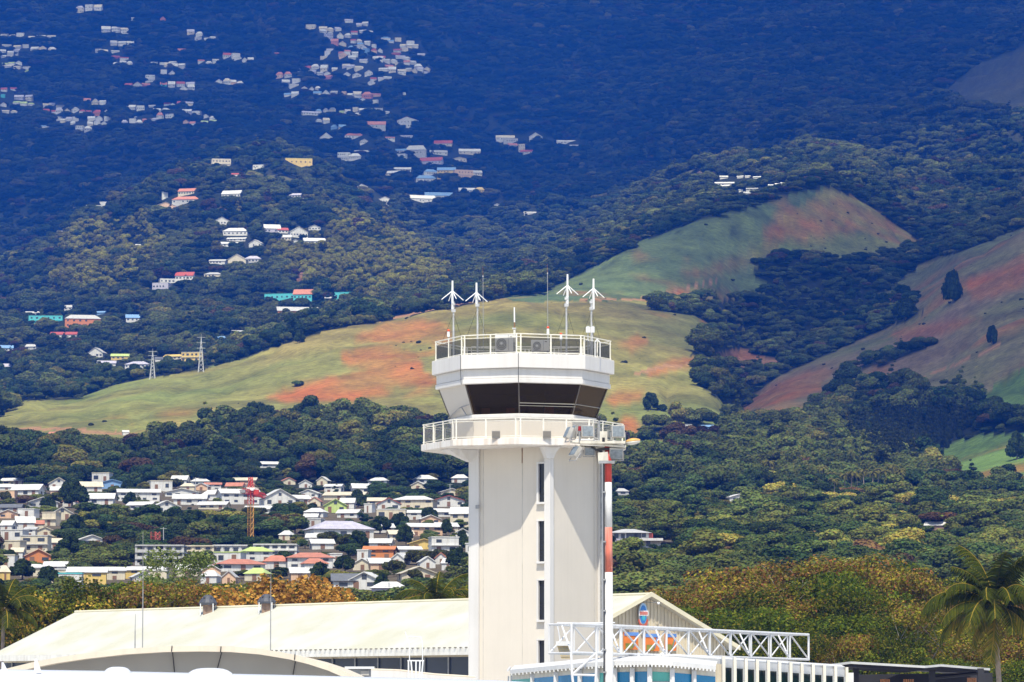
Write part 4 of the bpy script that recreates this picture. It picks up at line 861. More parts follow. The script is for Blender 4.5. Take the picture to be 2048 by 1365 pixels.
# ------------------------------------------------------------------ hangar behind the tower
HR = P(1285, 1190, 232.0); HLy = 278.0; HL = P(160, 1225, HLy); HL.z = HR.z
rd = Vector((HL.x-HR.x, HL.y-HR.y, 0)); rdl = rd.length; rd.normalize(); pd = Vector((rd.y, -rd.x, 0))
if pd.y > 0: pd = -pd                # towards the camera
HWD, HDROP = 6.9, 3.05
hang = thing('hangar', 'long pale-roofed hangar behind the tower with gable sign', 'hangar', (HR.x, HR.y, 0))
m, n, l, b = new_mat('hangar_roof_sheet'); MATS['hangar_roof_sheet'] = m
b.inputs['Roughness'].default_value = 0.7
tc = n.new('ShaderNodeTexCoord'); nz = n.new('ShaderNodeTexNoise'); nz.inputs['Scale'].default_value = 0.35; nz.inputs['Detail'].default_value = 7; l.new(tc.outputs['Object'], nz.inputs[0])
cr = n.new('ShaderNodeValToRGB'); cr.color_ramp.elements[0].position = 0.35; cr.color_ramp.elements[0].color = (0.52, 0.505, 0.39, 1); cr.color_ramp.elements[1].position = 0.62; cr.color_ramp.elements[1].color = (0.57, 0.565, 0.51, 1)
l.new(nz.outputs[0], cr.inputs[0]); l.new(cr.outputs[0], b.inputs['Base Color'])
HRS = m; HWALL = mat('hangar_wall', (0.66, 0.58, 0.43), 0.8, 0.12, 1.0, streak=0.2); TRIM = mat('hangar_trim', (0.72, 0.66, 0.48), 0.6, 0.1, 1)
e0 = HR - rd*0.75; e1 = HL + rd*0.6; dn = Vector((0, 0, -HDROP))
zsl = HDROP/HWD
NP_ = 24                              # roof laid in sheets, one slab per sheet
for i in range(NP_):
    t0, t1 = i/NP_, (i+1)/NP_; a, b_ = e0.lerp(e1, t0), e0.lerp(e1, t1-0.0001)
    lift = Vector((0, 0, 0.0015*(i % 2)))
    MB().slab([b_+lift, b_+pd*HWD+dn+lift, a+pd*HWD+dn+lift, a+lift], 0.08).build('roof_sheet', HRS, hang)
MB().slab([e0-pd*.01, e0-pd*HWD+dn, e1-pd*HWD+dn, e1-pd*.01], 0.08).build('roof_slope', HRS, hang)
MB().tube(e0+Vector((0,0,.03)), e1+Vector((0,0,.03)), 0.09, n=8).build('ridge_cap', TRIM, hang)
for s_ in (1, -1):
    q0 = e0 + Vector((0,0,.02)); q1 = e0 + pd*HWD*s_ + dn + Vector((0,0,.02)); d = (q1-q0)
    MB().obox((q0+q1)/2 - rd*0.03, d*.5, rd*.05, Vector((0,0,.13))).build('verge_board', TRIM, hang)
# near wall under the eaves: fascia, dark glazing band with mullions, sill band
w0 = HR + pd*(HWD-.75) + Vector((0,0,-HDROP)); w1 = HL + pd*(HWD-.75) + Vector((0,0,-HDROP))
def wallstrip(nm, mm, za, zb, off, parent=hang):
    a = w0 + pd*off; b_ = w1 + pd*off
    return MB().slab([Vector((a.x,a.y,za)), Vector((b_.x,b_.y,za)), Vector((b_.x,b_.y,zb)), Vector((a.x,a.y,zb))], -0.1).build(nm, mm, parent)
ez = HR.z - HDROP
fas = MB().obox((e0+e1)/2 + pd*(HWD+.02) + Vector((0,0,-HDROP-.2)), rd*(rdl/2-.6), pd*.03, Vector((0,0,.2))).build('eave_fascia', mat('fascia_white', (0.78, 0.76, 0.7), 0.6, 0.08, 2, streak=0.3), hang)
wallstrip('upper_wall', HWALL, ez-.5, ez+.3, 0.0); gb = wallstrip('window_band', mat('hangar_glazing', (0.035, 0.045, 0.065), 0.2, 0.3, .3), ez-1.6, ez-.5, -0.02)
wallstrip('sill_band', mat('sill_blue_grey', (0.36, 0.42, 0.47), 0.6), ez-2.0, ez-1.6, 0.02); wallstrip('lower_wall', HWALL, 0, ez-2.0, 0.0)
for i in range(26):
    p = w0.lerp(w1, (i+.5)/26) + pd*.06; MB().box(p.x-.04, p.x+.04, p.y-.04, p.y+.04, ez-1.6, ez-.5).build('mullion', GREYM, gb)
nraf = 74
rafm = MB().obox((0,0,0), rd*.035, pd*.08, Vector((0,0,.035))).mesh('rafter_end', mat('rafter_dark', (0.2, 0.18, 0.15), 0.8))
for i in range(nraf):
    p = e0.lerp(e1, (i+.5)/nraf*0.62) + pd*(HWD+.06) + Vector((0,0,-HDROP+.03)); o = link('rafter_end', rafm, hang); o.location = p - Vector((HR.x, HR.y, 0))
# gable end with ribbed sheeting, sign and mural
gx = -pd                               # along the gable, left to right in the picture
gn = -rd                               # gable outward
def gp(s_, z, off=0.0): q = HR + gx*s_ + gn*(off+.5); return Vector((q.x, q.y, z))
MB().add([gp(-HWD+.7, 0, -.25), gp(HWD-.7, 0, -.25), gp(HWD-.7, ez+.3, -.25), gp(0, HR.z-.12, -.25), gp(-HWD+.7, ez+.3, -.25)], [(0,1,2,3,4)]).build('gable_wall', HWALL, hang)
ribs = 46
for i in range(ribs):
    s_ = -HWD+.8 + (2*HWD-1.6)*i/(ribs-1); zt = HR.z - .12 - abs(s_)*zsl
    MB().obox(gp(s_, (4+zt)/2, -.22), gx*.03, gn*.02, Vector((0,0,(zt-4)/2))).build('cladding_rib', HWALL, hang)
# oval club sign on the gable: blue and white ring, red wording band, teal bottom
def on_gable(px, py):                 # gable-plane coordinate for a pixel
    best = None
    for i in range(600):
        s_ = -8 + 16*i/599; q = HR + gx*s_; x, _ = proj(q.x, q.y, Zat(py, q.y))
        if best is None or abs(x-px) < best[0]: best = (abs(x-px), s_, q.y)
    return best[1], Zat(py, best[2])
sg = thing('gable_sign', 'oval blue and white sign with red lettering on the hangar gable', 'sign', (HR.x, HR.y, 0))
s0, zc = on_gable(1274, 1228)
def oval(cx, cz, rx, rz, off, mm, nm, t0=0, t1=2*math.pi, th_=.04, inner=0.0, par=sg):
    mb = MB(); N_ = 36; rg = []
    ang = [t0 + (t1-t0)*i/N_ for i in range(N_+1)]
    outer = [gp(cx+rx*math.cos(a), cz+rz*math.sin(a), off) for a in ang]
    if inner > 0:
        inn_ = [gp(cx+rx*inner*math.cos(a), cz+rz*inner*math.sin(a), off) for a in ang]
        vs = outer + inn_; k = len(ang); fs = [(i, i+1, k+i+1, k+i) for i in range(k-1)]; mb.add(vs, fs)
    else: mb.add(outer, [tuple(range(len(outer)))])
    vs = list(mb.v); fs = list(mb.f); back = [tuple(Vector(v) - gn*th_) for v in vs]; k = len(vs)
    mb.add(back, [tuple(reversed(f)) for f in fs])
    return mb.build(nm, mm, par)
SB = mat('sign_blue', (0.05, 0.22, 0.6), 0.5); SLB = mat('sign_pale_blue', (0.4, 0.6, 0.8), 0.5); SW = mat('sign_white', (0.8, 0.8, 0.8), 0.5); SR = mat('sign_red', (0.55, 0.1, 0.06), 0.5); ST = mat('sign_teal', (0.05, 0.42, 0.5), 0.5)
oval(s0, zc, .33, .62, .0, SW, 'sign_board'); oval(s0, zc+.1, .30, .5, .05, SLB, 'upper_ring', 0.1, math.pi-.1, .02, .78); oval(s0, zc+.12, .21, .36, .05, SB, 'upper_arch', 0.1, math.pi-.1, .02, .3)
oval(s0, zc-.12, .24, .45, .05, SB, 'lower_bowl', math.pi, 2*math.pi, .02); oval(s0, zc-.12, .13, .3, .075, ST, 'lower_emblem', math.pi, 2*math.pi, .02)
oval(s0, zc-.2, .4, .6, .04, SR, 'lower_ribbon', math.pi+.25, 2*math.pi-.25, .02, .74)
MB().obox(gp(s0, zc+.02, .07), gx*.36, gn*.012, Vector((0,0,.15))).build('wording_band', SW, sg)
mb = MB()
for i in range(6): mb.obox(gp(s0-.25+i*.1, zc+.02, .09), gx*.033, gn*.012, Vector((0,0,.085 if i % 2 else .1)))
mb.build('red_lettering', SR, sg)
MB().tube(gp(s0+.1, zc+.68, .02), gp(s0+.85, zc+.62, .35), 0.02, n=6).build('lamp_arm', GREYM, sg); MB().sphere(gp(s0+.85, zc+.6, .4), .09, 8, 5).build('spot_lamp', ANTW, sg, True)
mural = thing('mural_panel', 'orange panels with blue figures behind the white truss', 'mural', (HR.x, HR.y, 0))
MO = mat('mural_orange', (0.75, 0.2, 0.03), 0.6, 0.15, 1.5); MBL = mat('mural_blue', (0.12, 0.26, 0.6), 0.6, 0.2, 2); MGR = mat('mural_olive', (0.25, 0.25, 0.05), 0.7, 0.3, 3)
for x0, x1, y0, y1 in ((1236, 1264, 1265, 1300), (1278, 1306, 1268, 1303), (1318, 1340, 1268, 1302)):
    a, z1_ = on_gable(x0, y0); b_, z0_ = on_gable(x1, y1)
    MB().obox(gp((a+b_)/2, (z0_+z1_)/2, .02), gx*(b_-a)/2, gn*.04, Vector((0,0,(z1_-z0_)/2))).build('panel', MO, mural)
    mb = MB(); c_ = (a+b_)/2; zc_ = (z0_+z1_)/2; hw = (b_-a)/2; hh = (z1_-z0_)/2
    mb.obox(gp(c_, z1_-.1, .08), gx*hw, gn*.012, Vector((0,0,.1))); mb.obox(gp(c_+hw*.5, zc_, .08), (gx*hw*.2) + Vector((0,0,hh*.5)), gn*.012, Vector((0,0,.12))); mb.build('blue_figure', MBL, mural)
    mb = MB(); mb.obox(gp(c_-hw*.4, z0_+.2, .085), gx*hw*.45, gn*.012, Vector((0,0,.16))); mb.obox(gp(c_+hw*.3, z0_+.35, .085), gx*hw*.2 + Vector((0,0,.2)), gn*.012, Vector((0,0,.1))); mb.build('olive_leaf', MGR, mural)
# ridge ventilators
def ventilator(px, py_top, py_base, label):
    t_ = (1285-px)/(1285-160.0); Yv = 232 + (HLy-232)*t_*0.93; p = P(px, py_base, Yv)
    s_ = ((Vector((p.x, p.y, 0)) - Vector((HR.x, HR.y, 0))).dot(rd)); c = HR + rd*s_ + pd*.7; zr = HR.z - .7*zsl
    k = Yv/F; Hh = (py_base-py_top)*k; t = thing('roof_ventilator', uniq(label), 'ventilator', (c.x, c.y, zr), 'ventilators on the hangar ridge')
    rr = .58; ztop = zr + Hh + .1
    rg = []
    for q, f in ((0.42, 1.0), (0.55, 1.06), (0.75, .8), (0.92, .5), (1.0, .28)):
        rg.append([(c.x + rr*f*math.cos(a), c.y + rr*f*math.sin(a), zr + (ztop-zr)*q) for a in np.linspace(0, 2*math.pi, 14, endpoint=False)])
    h = MB().loft(rg).build('hood', mat('vent_dark_grey', (0.07, 0.075, 0.09), 0.6, 0.2, 6), t)
    mb = MB(); mb.box(c.x-.3, c.x+.3, c.y-.3, c.y+.3, zr-.2, zr+(ztop-zr)*.42); mb.build('duct', mat('duct_rust', (0.3, 0.2, 0.14), 0.8, 0.4, 4), t)
    for a in (0.6, 2.2, 3.8, 5.4): MB().tube((c.x+.6*math.cos(a), c.y+.6*math.sin(a), zr-.2), (c.x+.58*math.cos(a), c.y+.58*math.sin(a), zr+(ztop-zr)*.5), 0.035, n=6).build('leg', ANTW, t)
    for a in np.arange(0, 6.2, 1.05): MB().obox((c.x+rr*.74*math.cos(a), c.y+rr*.74*math.sin(a), zr+(ztop-zr)*.8), (.05*math.sin(a), .05*math.cos(a), 0), (.03*math.cos(a), .03*math.sin(a), 0), (0,0,.05)).build('vane_slot', BLACK, h)
ventilator(420, 1190, 1222, 'grey roof ventilator on the hangar ridge nearer the left end')
ventilator(548, 1187, 1217, 'grey roof ventilator on the hangar ridge behind the flowering tree')
# security camera pole and roof rods
def rod(px, py0, py1, Y, label, r_=0.025, cat='rod'):
    a = P(px, py1, Y); b_ = P(px+1, py0, Y); zb_ = Zat(py1, Y)
    t = thing('lightning_rod', uniq(label), cat, (a.x, Y, zb_-.4), 'thin rods standing above the curved roof')
    MB().tube((a.x, Y, zb_-.4), (a.x, Y, zb_+(b_.z-zb_)*.5), r_, r_*.8, 6).build('lower_rod', GREYM, t); MB().tube((a.x, Y, zb_+(b_.z-zb_)*.5), b_, r_*.6, r_*.3, 5).build('upper_rod', GREYM, t)
rod(285, 1065, 1296, 158, 'tall thin rod on the curved roof, left of the ventilators'); rod(541, 1130, 1298, 158, 'tall thin rod on the curved roof, in front of the right ventilator')
rod(270, 1228, 1297, 157, 'short two-step rod on the curved roof beside the tall one', .03)

# ------------------------------------------------------------------ curved concrete canopy building, front left
CY = 150.0; ARC = curve('-60,1356 0,1341 60,1326 110,1316 170,1307 250,1298 330,1293 400,1292 460,1293 520,1298 580,1308 620,1318 660,1331 690,1344 715,1357 735,1372')
cv = thing('curved_canopy', 'low beige curved concrete canopy in front of the hangar', 'canopy', (P(350, 1400, CY).x, CY, 0))
CB = mat('canopy_beige', (0.68, 0.6, 0.48), 0.85, 0.08, .5, streak=0.12); CG = mat('canopy_wall_grey', (0.36, 0.355, 0.34), 0.9, 0.1, .4)
pts = [P(x, y, CY) for x, y in ARC]; th_ = 0.21; dep = 14.0
rg = []
for i, p in enumerate(pts):
    d = (pts[min(i+1, len(pts)-1)] - pts[max(i-1, 0)]).normalized(); nn = Vector((-d.z, 0, d.x))
    rg.append([p, p + Vector((0, dep, 0)), p + Vector((0, dep, 0)) - nn*th_, p - nn*th_])
MB().loft(rg).build('roof_shell', CB, cv)
seams = [ -1, 3, 6, 9, 12, len(pts)-1]
for a, b_ in zip(seams[:-1], seams[1:]):
    mb = MB(); sub = pts[max(a,0):b_+1]; top = [Vector((p.x, CY+1.5, p.z-.12)) for p in sub]; bot = [Vector((p.x, CY+1.5, 0)) for p in sub]
    k = len(sub); mb.add(top+bot, [(i, k+i, k+i+1, i+1) for i in range(k-1)]); mb.build('wall_panel', CG, cv)
for px, y0, y1, lean in ((344, 1292, 1345, 5), (442, 1293, 1340, -8), (590, 1308, 1350, -4)):
    MB().path([P(px, y0, CY-.03), P(px-1, y0+11, CY-.03), P(px+1, y0+13, CY+1.4), P(px+lean, y1, CY+1.45)], 0.02, 5).build('cable', BLACK, cv)
# tubular stand, plant on the roof edge, low white parapets beyond the canopy
st = thing('tubular_frame', 'white tubular service frame with splayed legs beside the tower', 'frame', P(828, 1350, 175))
for a in ((817,1322,817,1352),(822,1322,827,1352),(832,1322,832,1352),(840,1322,838,1352),(846,1322,841,1352)):
    MB().tube(P(a[0], a[1], 175), P(a[2], a[3]+30, 175), .035, n=6).build('leg', ANTW, st)
MB().path([P(811, 1264, 175), P(813, 1274, 175), P(819, 1287, 175), P(819, 1322, 175)], .022, 5).build('handrail', ANTW, st); MB().path([P(813, 1274, 175), P(841, 1274, 175), P(845, 1287, 175), P(845, 1322, 175)], .022, 5).build('handrail', ANTW, st)
MB().tube(P(815, 1322, 175), P(848, 1322, 175), .03, n=6).build('crossbar', ANTW, st)
pw = thing('parapet_wall', 'low white sloping parapet between canopy and tower', 'wall', P(840, 1365, 185)); mb = MB()
q = [P(742, 1341, 185), P(800, 1343, 185), P(870, 1351, 185), P(950, 1356, 185)]; mb.add(q + [Vector((p.x, p.y, 0)) for p in q], [(0,4,5,1),(1,5,6,2),(2,6,7,3)]); mb.add([p+Vector((0,.4,0)) for p in q] + q, [(0,4,5,1),(1,5,6,2),(2,6,7,3)]); mb.build('wall_face', TWH, pw)
MB().path([p + Vector((0,.1,.03)) for p in q], .06, 6).build('coping', CB, pw)
hut = thing('roof_plant', 'grey rooftop machine beside the curved canopy end', 'machine', P(722, 1352, 190)); a, b_ = P(696, 1352, 190), P(744, 1338, 190)
MB().box(a.x, b_.x, 190, 191.2, a.z-1, b_.z).build('casing', GREYM, hut); MB().box(a.x-.15, b_.x+.1, 189.8, 191.4, b_.z, b_.z+.1).build('cover', ANTW, hut); MB().box(a.x+.6, a.x+1.0, 189.95, 190, a.z+.02, b_.z-.1).build('louvre', TJO, hut)

# ------------------------------------------------------------------ airliner parked in front: only the top of its fuselage reaches the picture
air = thing('airliner', 'white airliner fuselage top with blade antennas at the bottom edge', 'aircraft', (-6, 100, 2.5))
FW = mat('aircraft_white', (0.66, 0.67, 0.7), 0.25, 0.03, 1.0); FR = 1.98; rg = []
axis = [(-140, 1338.5, 100), (0, 1339.0, 100), (200, 1342, 101), (400, 1346.5, 102), (600, 1351, 103), (800, 1356, 104), (1000, 1361.5, 105), (1150, 1370, 106), (1300, 1400, 107)]
tops = [P(x, y, Y) for x, y, Y in axis]
for i, p in enumerate(tops):
    R_ = FR if i < 6 else FR*(1 - 0.12*(i-5)); rg.append([(p.x, p.y + R_*math.sin(a), p.z - R_ + R_*math.cos(a)) for a in np.linspace(0, 2*math.pi, 48, endpoint=False)])
ext = [(rg[0][i][0]-14, rg[0][i][1]-.8, rg[0][i][2]) for i in range(48)]
MB().loft([ext] + rg).build('fuselage', FW, air, True)
def blade(px, py0, py1, w, Y):
    a = P(px, py1, Y); b_ = P(px-5, py0, Y); MB().loft([[(a.x-w, Y, a.z-.06), (a.x, Y-.02, a.z-.06), (a.x+w, Y, a.z-.06), (a.x, Y+.02, a.z-.06)], [(b_.x-w*.25, Y, b_.z), (b_.x, Y-.008, b_.z), (b_.x+w*.3, Y, b_.z), (b_.x, Y+.008, b_.z)]]).build('blade_antenna', FW, air)
blade(10, 1325, 1341, .09, 99.8); blade(76, 1318, 1342, .1, 99.8)
for x0, x1, yt, yb, Y in ((204, 266, 1334, 1343, 101), (368, 472, 1336.5, 1349, 102)):
    a, b_ = P(x0, yb, Y), P(x1, yb, Y); hgt = (yb-yt)*Y/F; c = (a+b_)/2; hw = (b_.x-a.x)/2; rg = []
    for t in np.linspace(-1, 1, 13):
        k = max(.02, 1-abs(t)**3.2)**.6; rg.append([(c.x+hw*t, Y+.3*k*math.cos(q), c.z-.15+(.15+hgt)*k*math.sin(q)) for q in np.linspace(0, math.pi, 9)])
    MB().loft(rg).build('radome', FW, air, True)

# ------------------------------------------------------------------ glazed terminal wing and roof truss, right of the tower
tb = thing('terminal_wing', 'white terminal wing with blue glazing and ribbed eaves beside the tower', 'building', (P(1300, 1365, 168).x, 168, 0))
BW = mat('terminal_white', (0.68, 0.675, 0.66), 0.6, 0.06, .8, streak=0.12); BG = mat('terminal_blue_glass', (0.03, 0.26, 0.5), 0.15, 0.3, .35); BT = mat('terminal_teal_glass', (0.1, 0.5, 0.44), 0.1, 0.2, .5); FIN = mat('terminal_cream_fin', (0.74, 0.7, 0.6), 0.7, 0.1, 1, streak=0.25)
EDGE = [(1020, 1344, 178), (1065, 1340, 175.5), (1112, 1335.5, 173), (1160, 1331, 171), (1230, 1327, 168.5), (1300, 1325.5, 167.5), (1345, 1327.5, 167.5), (1432, 1336, 169)]
ed = [P(*e) for e in EDGE]
for i in range(len(ed)-1):
    a, b_ = ed[i], ed[i+1]; d = (b_-a); up = Vector((0,0,.09)); bk = Vector((.2, 2.6, .3))
    MB().add([a-up, b_-up, b_+up, a+up, b_+bk, a+bk], [(0,1,2,3),(3,2,4,5)]).build('eave_panel', BW, tb)
    k = max(3, int((EDGE[i+1][0]-EDGE[i][0])/7))
    for j in range(k):
        p = a.lerp(b_, (j+.5)/k); MB().box(p.x-.035, p.x+.035, p.y-.02, p.y+.12, p.z-.17, p.z-.09).build('eave_rib', BW, tb)
    w = [a + Vector((0,.5,-.09)), b_ + Vector((0,.5,-.09))]
    MB().add([Vector((w[0].x,w[0].y,w[0].z-.28)), Vector((w[1].x,w[1].y,w[1].z-.28)), w[1], w[0]], [(0,1,2,3)]).build('head_panel', FIN, tb)
    n_ = max(1, round((EDGE[i+1][0]-EDGE[i][0])/45))
    for j in range(n_):
        p, q = w[0].lerp(w[1], j/n_), w[0].lerp(w[1], (j+1)/n_); bay = MB()
        bay.add([Vector((p.x,p.y-.02,0)), Vector((q.x,q.y-.02,0)), Vector((q.x,q.y-.02,q.z-.28)), Vector((p.x,p.y-.02,p.z-.28))], [(0,1,2,3)]); bay.build('glass_bay', BT if (i*3+j) % 5 == 0 else BG, tb)
        MB().box(p.x-.1, p.x+.1, p.y-.22, p.y+.0, 0, p.z-.1).build('mullion', BW, tb)
        if i > 3: MB().box(p.x+.1, q.x-.1, p.y-.08, p.y-.03, p.z-.75, p.z-.7).build('transom', GREYM, tb)
MB().tube(ed[0]+Vector((-.1,0,.05)), ed[0]+Vector((.0,1.5,.2)), .05).build('gutter_end', BW, tb)
# terrace slab and parapet above the eaves
mb = MB(); ter = [P(1222, 1318, 172), P(1345, 1312, 170.5), P(1440, 1318, 172), P(1690, 1334, 186)]
for a, b_ in zip(ter[:-1], ter[1:]): mb.add([a, b_, b_+Vector((.3,6,.15)), a+Vector((.3,6,.15)), a-Vector((0,0,.22)), b_-Vector((0,0,.22))], [(0,1,2,3),(4,5,1,0)])
mb.build('terrace_edge', BW, tb)
# fins of the straight right-hand part
fa, fb = (1447, 1319, 170), (1693, 1340, 186)
NF = 12
for i in range(NF):
    t = i/(NF-1); x = fa[0]+(fb[0]-fa[0])*t; y = fa[1]+(fb[1]-fa[1])*t; Y = fa[2]+(fb[2]-fa[2])*t; p = P(x, y, Y)
    MB().box(p.x-.065, p.x+.065, p.y-.25, p.y+.35, 0, p.z+.12).build('fin', FIN, tb)
    if i < NF-1:
        t2 = (i+1)/(NF-1); q = P(fa[0]+(fb[0]-fa[0])*t2, fa[1]+(fb[1]-fa[1])*t2, fa[2]+(fb[2]-fa[2])*t2)
        MB().add([Vector((p.x,p.y,p.z-.34)), Vector((q.x,q.y,q.z-.34)), q, p], [(0,1,2,3)]).build('spandrel', BW, tb)
        MB().add([Vector((p.x,p.y+.12,0)), Vector((q.x,q.y+.12,0)), Vector((q.x,q.y+.12,q.z-.34)), Vector((p.x,p.y+.12,p.z-.34))], [(0,1,2,3)]).build('glass_bay', mat('terminal_dark_glass', (0.02, 0.07, 0.06), 0.1, 0.3, .4), tb)
        MB().add([Vector((p.x+(q.x-p.x)*.62,p.y+.08,0)), Vector((q.x,q.y+.08,0)), Vector((q.x,q.y+.08,q.z-.34)), Vector((p.x+(q.x-p.x)*.62,p.y+.08,p.z-.34))], [(0,1,2,3)]).build('blind', FIN, tb)
e_ = P(1700, 1346, 187); MB().box(e_.x-.3, e_.x+.15, 186.8, 188, 0, e_.z).build('end_block', BW, tb)
# small sloping canvas bay and shed roof left of the truss
bx_ = thing('louvred_screen', 'cream louvred screen under a white slab beside the tower base', 'screen', P(1128, 1320, 176))
a, b_, c_, d_ = P(1114, 1292, 176), P(1140, 1292, 176), P(1140, 1318, 176), P(1123, 1318, 176)
MB().slab([d_, c_, b_, a], .08).build('screen_panel', mat('screen_cream', (0.7, 0.55, 0.3), 0.8), bx_); MB().slab([P(1112, 1292, 175.8), P(1142, 1292, 175.8), P(1142, 1283, 175.8), P(1112, 1283, 175.8)], .3).build('lintel', BW, bx_)
for i in range(4): MB().tube(a.lerp(d_, (i+1)/5)-Vector((0,.03,0)), b_.lerp(c_, (i+1)/5)-Vector((0,.03,0)), .012, n=4).build('slat', TJO, bx_)
for i in range(3): MB().tube(a.lerp(b_, (i+1)/4)-Vector((0,.03,0)), d_.lerp(c_, (i+1)/4)-Vector((0,.03,0)), .012, n=4).build('slat', TJO, bx_)
# box truss
tr = thing('roof_truss', 'long white tubular box truss standing over the terminal wing', 'truss', P(1380, 1310, 178))
TW = mat('truss_white', (0.72, 0.72, 0.72), 0.5, 0.08, 3, streak=0.15)
A0, A1 = P(1143, 1248, 165), P(1617, 1270, 193); A1.z = A0.z - 0.0
zl = Zat(1306, 165); back = Vector((-0.95, .5, 0)).normalized()*1.25 + Vector((0.2, 1.0, .0))
def tp(t, low, bk): 
    p = A0.lerp(A1, t); 
    return Vector((p.x, p.y, zl if low else A0.z)) + (back if bk else Vector((0,0,0)))
NB = 11
for low in (0, 1):
    for bk in (0, 1): MB().tube(tp(0, low, bk), tp(1, low, bk), .062 if not bk else .05, n=8).build('chord', TW, tr)
for i in range(NB+1):
    t = i/NB
    for bk in (0, 1): MB().tube(tp(t, 1, bk), tp(t, 0, bk), .05 if not bk else .035, n=6).build('vertical', TW, tr)
    for low in (0, 1): MB().tube(tp(t, low, 0), tp(t, low, 1), .035, n=6).build('cross_tie', TW, tr)
    if i < NB:
        t2 = (i+1)/NB
        MB().tube(tp(t, 0, 0), tp(t2, 1, 0), .04, n=6).build('diagonal', TW, tr); MB().tube(tp(t, 1, 1), tp(t2, 0, 1), .035, n=6).build('diagonal', TW, tr)
        if i % 2 == 0: MB().tube(tp(t, 1, 0), tp((t+t2)/2, 0, 1), .04, n=6).build('brace', TW, tr)
for x0, x1 in ((1142, 1193), (1277, 1326)):
    Yq = 165 if x0 < 1200 else 170
    ta = [P(x0, 1306, Yq), P(x0+2, 1350, Yq), P(x0+8, 1400, Yq)]; tb_ = [P(x1, 1306, Yq), P(x1-1, 1350, Yq), P(x1-4, 1400, Yq)]
    MB().path(ta, .055, 6).build('support_leg', TW, tr); MB().path(tb_, .055, 6).build('support_leg', TW, tr)
    MB().tube(ta[1], tb_[1]+Vector((0,0,-.02)), .045, n=6).build('support_rung', TW, tr); MB().tube(tb_[0], ta[1], .05, n=6).build('support_brace', TW, tr)
hn = P(1114, 1246, 176); MB().path([P(1122, 1292, 176), hn, P(1150, 1247, 176), P(1230, 1246, 176)], .03, 6).build('hanger_bar', TW, tr)
# dark canopy at the far right with brown columns
dk = thing('car_park_canopy', 'dark flat canopy with pale edge beside the palm', 'canopy', (P(1830, 1365, 205).x, 205, 0))
DKM = mat('canopy_black', (0.02, 0.02, 0.024), 0.7, 0.3, 1); EDG = mat('canopy_pale_edge', (0.6, 0.6, 0.58), 0.5)
q = [P(1640, 1332, 205), P(1702, 1324.5, 203), P(1850, 1333, 204), P(1882, 1330, 205), P(1980, 1338, 207)]
for a, b_ in zip(q[:-1], q[1:]):
    v_ = Vector((0, 12, -.25)); dz = Vector((0,0,.09))
    MB().add([a, b_, b_+v_, a+v_], [(0,1,2,3)]).build('roof_panel', DKM, dk); MB().add([a-dz, b_-dz, b_+dz*.3-Vector((0,.02,0)), a+dz*.3-Vector((0,.02,0))], [(0,1,2,3)]).build('edge_strip', EDG, dk)
    MB().add([a-dz*2.5+Vector((0,.6,0)), b_-dz*2.5+Vector((0,.6,0)), b_+Vector((0,.6,0)), a+Vector((0,.6,0))], [(0,1,2,3)]).build('beam', DKM, dk)
for x in (1712, 1865, 1962): p = P(x, 1345, 206); MB().box(p.x-.15, p.x+.15, 206, 206.3, 0, p.z+.2).build('column', DKM, dk)
MB().tube(P(1870, 1356, 208), P(1965, 1346, 209), .1, n=6).build('brace', DKM, dk)
MB().add([P(1690, 1350, 216), P(1985, 1346, 216), Vector((P(1985, 1346, 216).x, 216, 0)), Vector((P(1690, 1350, 216).x, 216, 0))], [(0,3,2,1)]).build('rear_wall', DKM, dk)
for i, (x0, x1, y0) in enumerate(((1760, 1780, 1359), (1806, 1828, 1359), (1934, 1953, 1356))):
    a, b_ = P(x0, y0, 207), P(x1, y0, 207); t = thing('bamboo_screen', uniq('rusty brown slatted screen under the dark canopy, %s' % ('leftmost', 'middle one', 'rightmost')[i]), 'screen', ((a.x+b_.x)/2, 207, 0), 'brown screens under the canopy')
    for j in range(5): x = a.x + (b_.x-a.x)*(j+.5)/5; MB().tube((x, 207, 0), (x, 207, a.z), .045, n=6).build('slat', mat('rust_slat', (0.45, 0.2, 0.09), 0.8, .3, 3), t)
    MB().box(a.x, b_.x, 207.05, 207.1, a.z-.3, a.z-.22).build('batten', DKM, t)
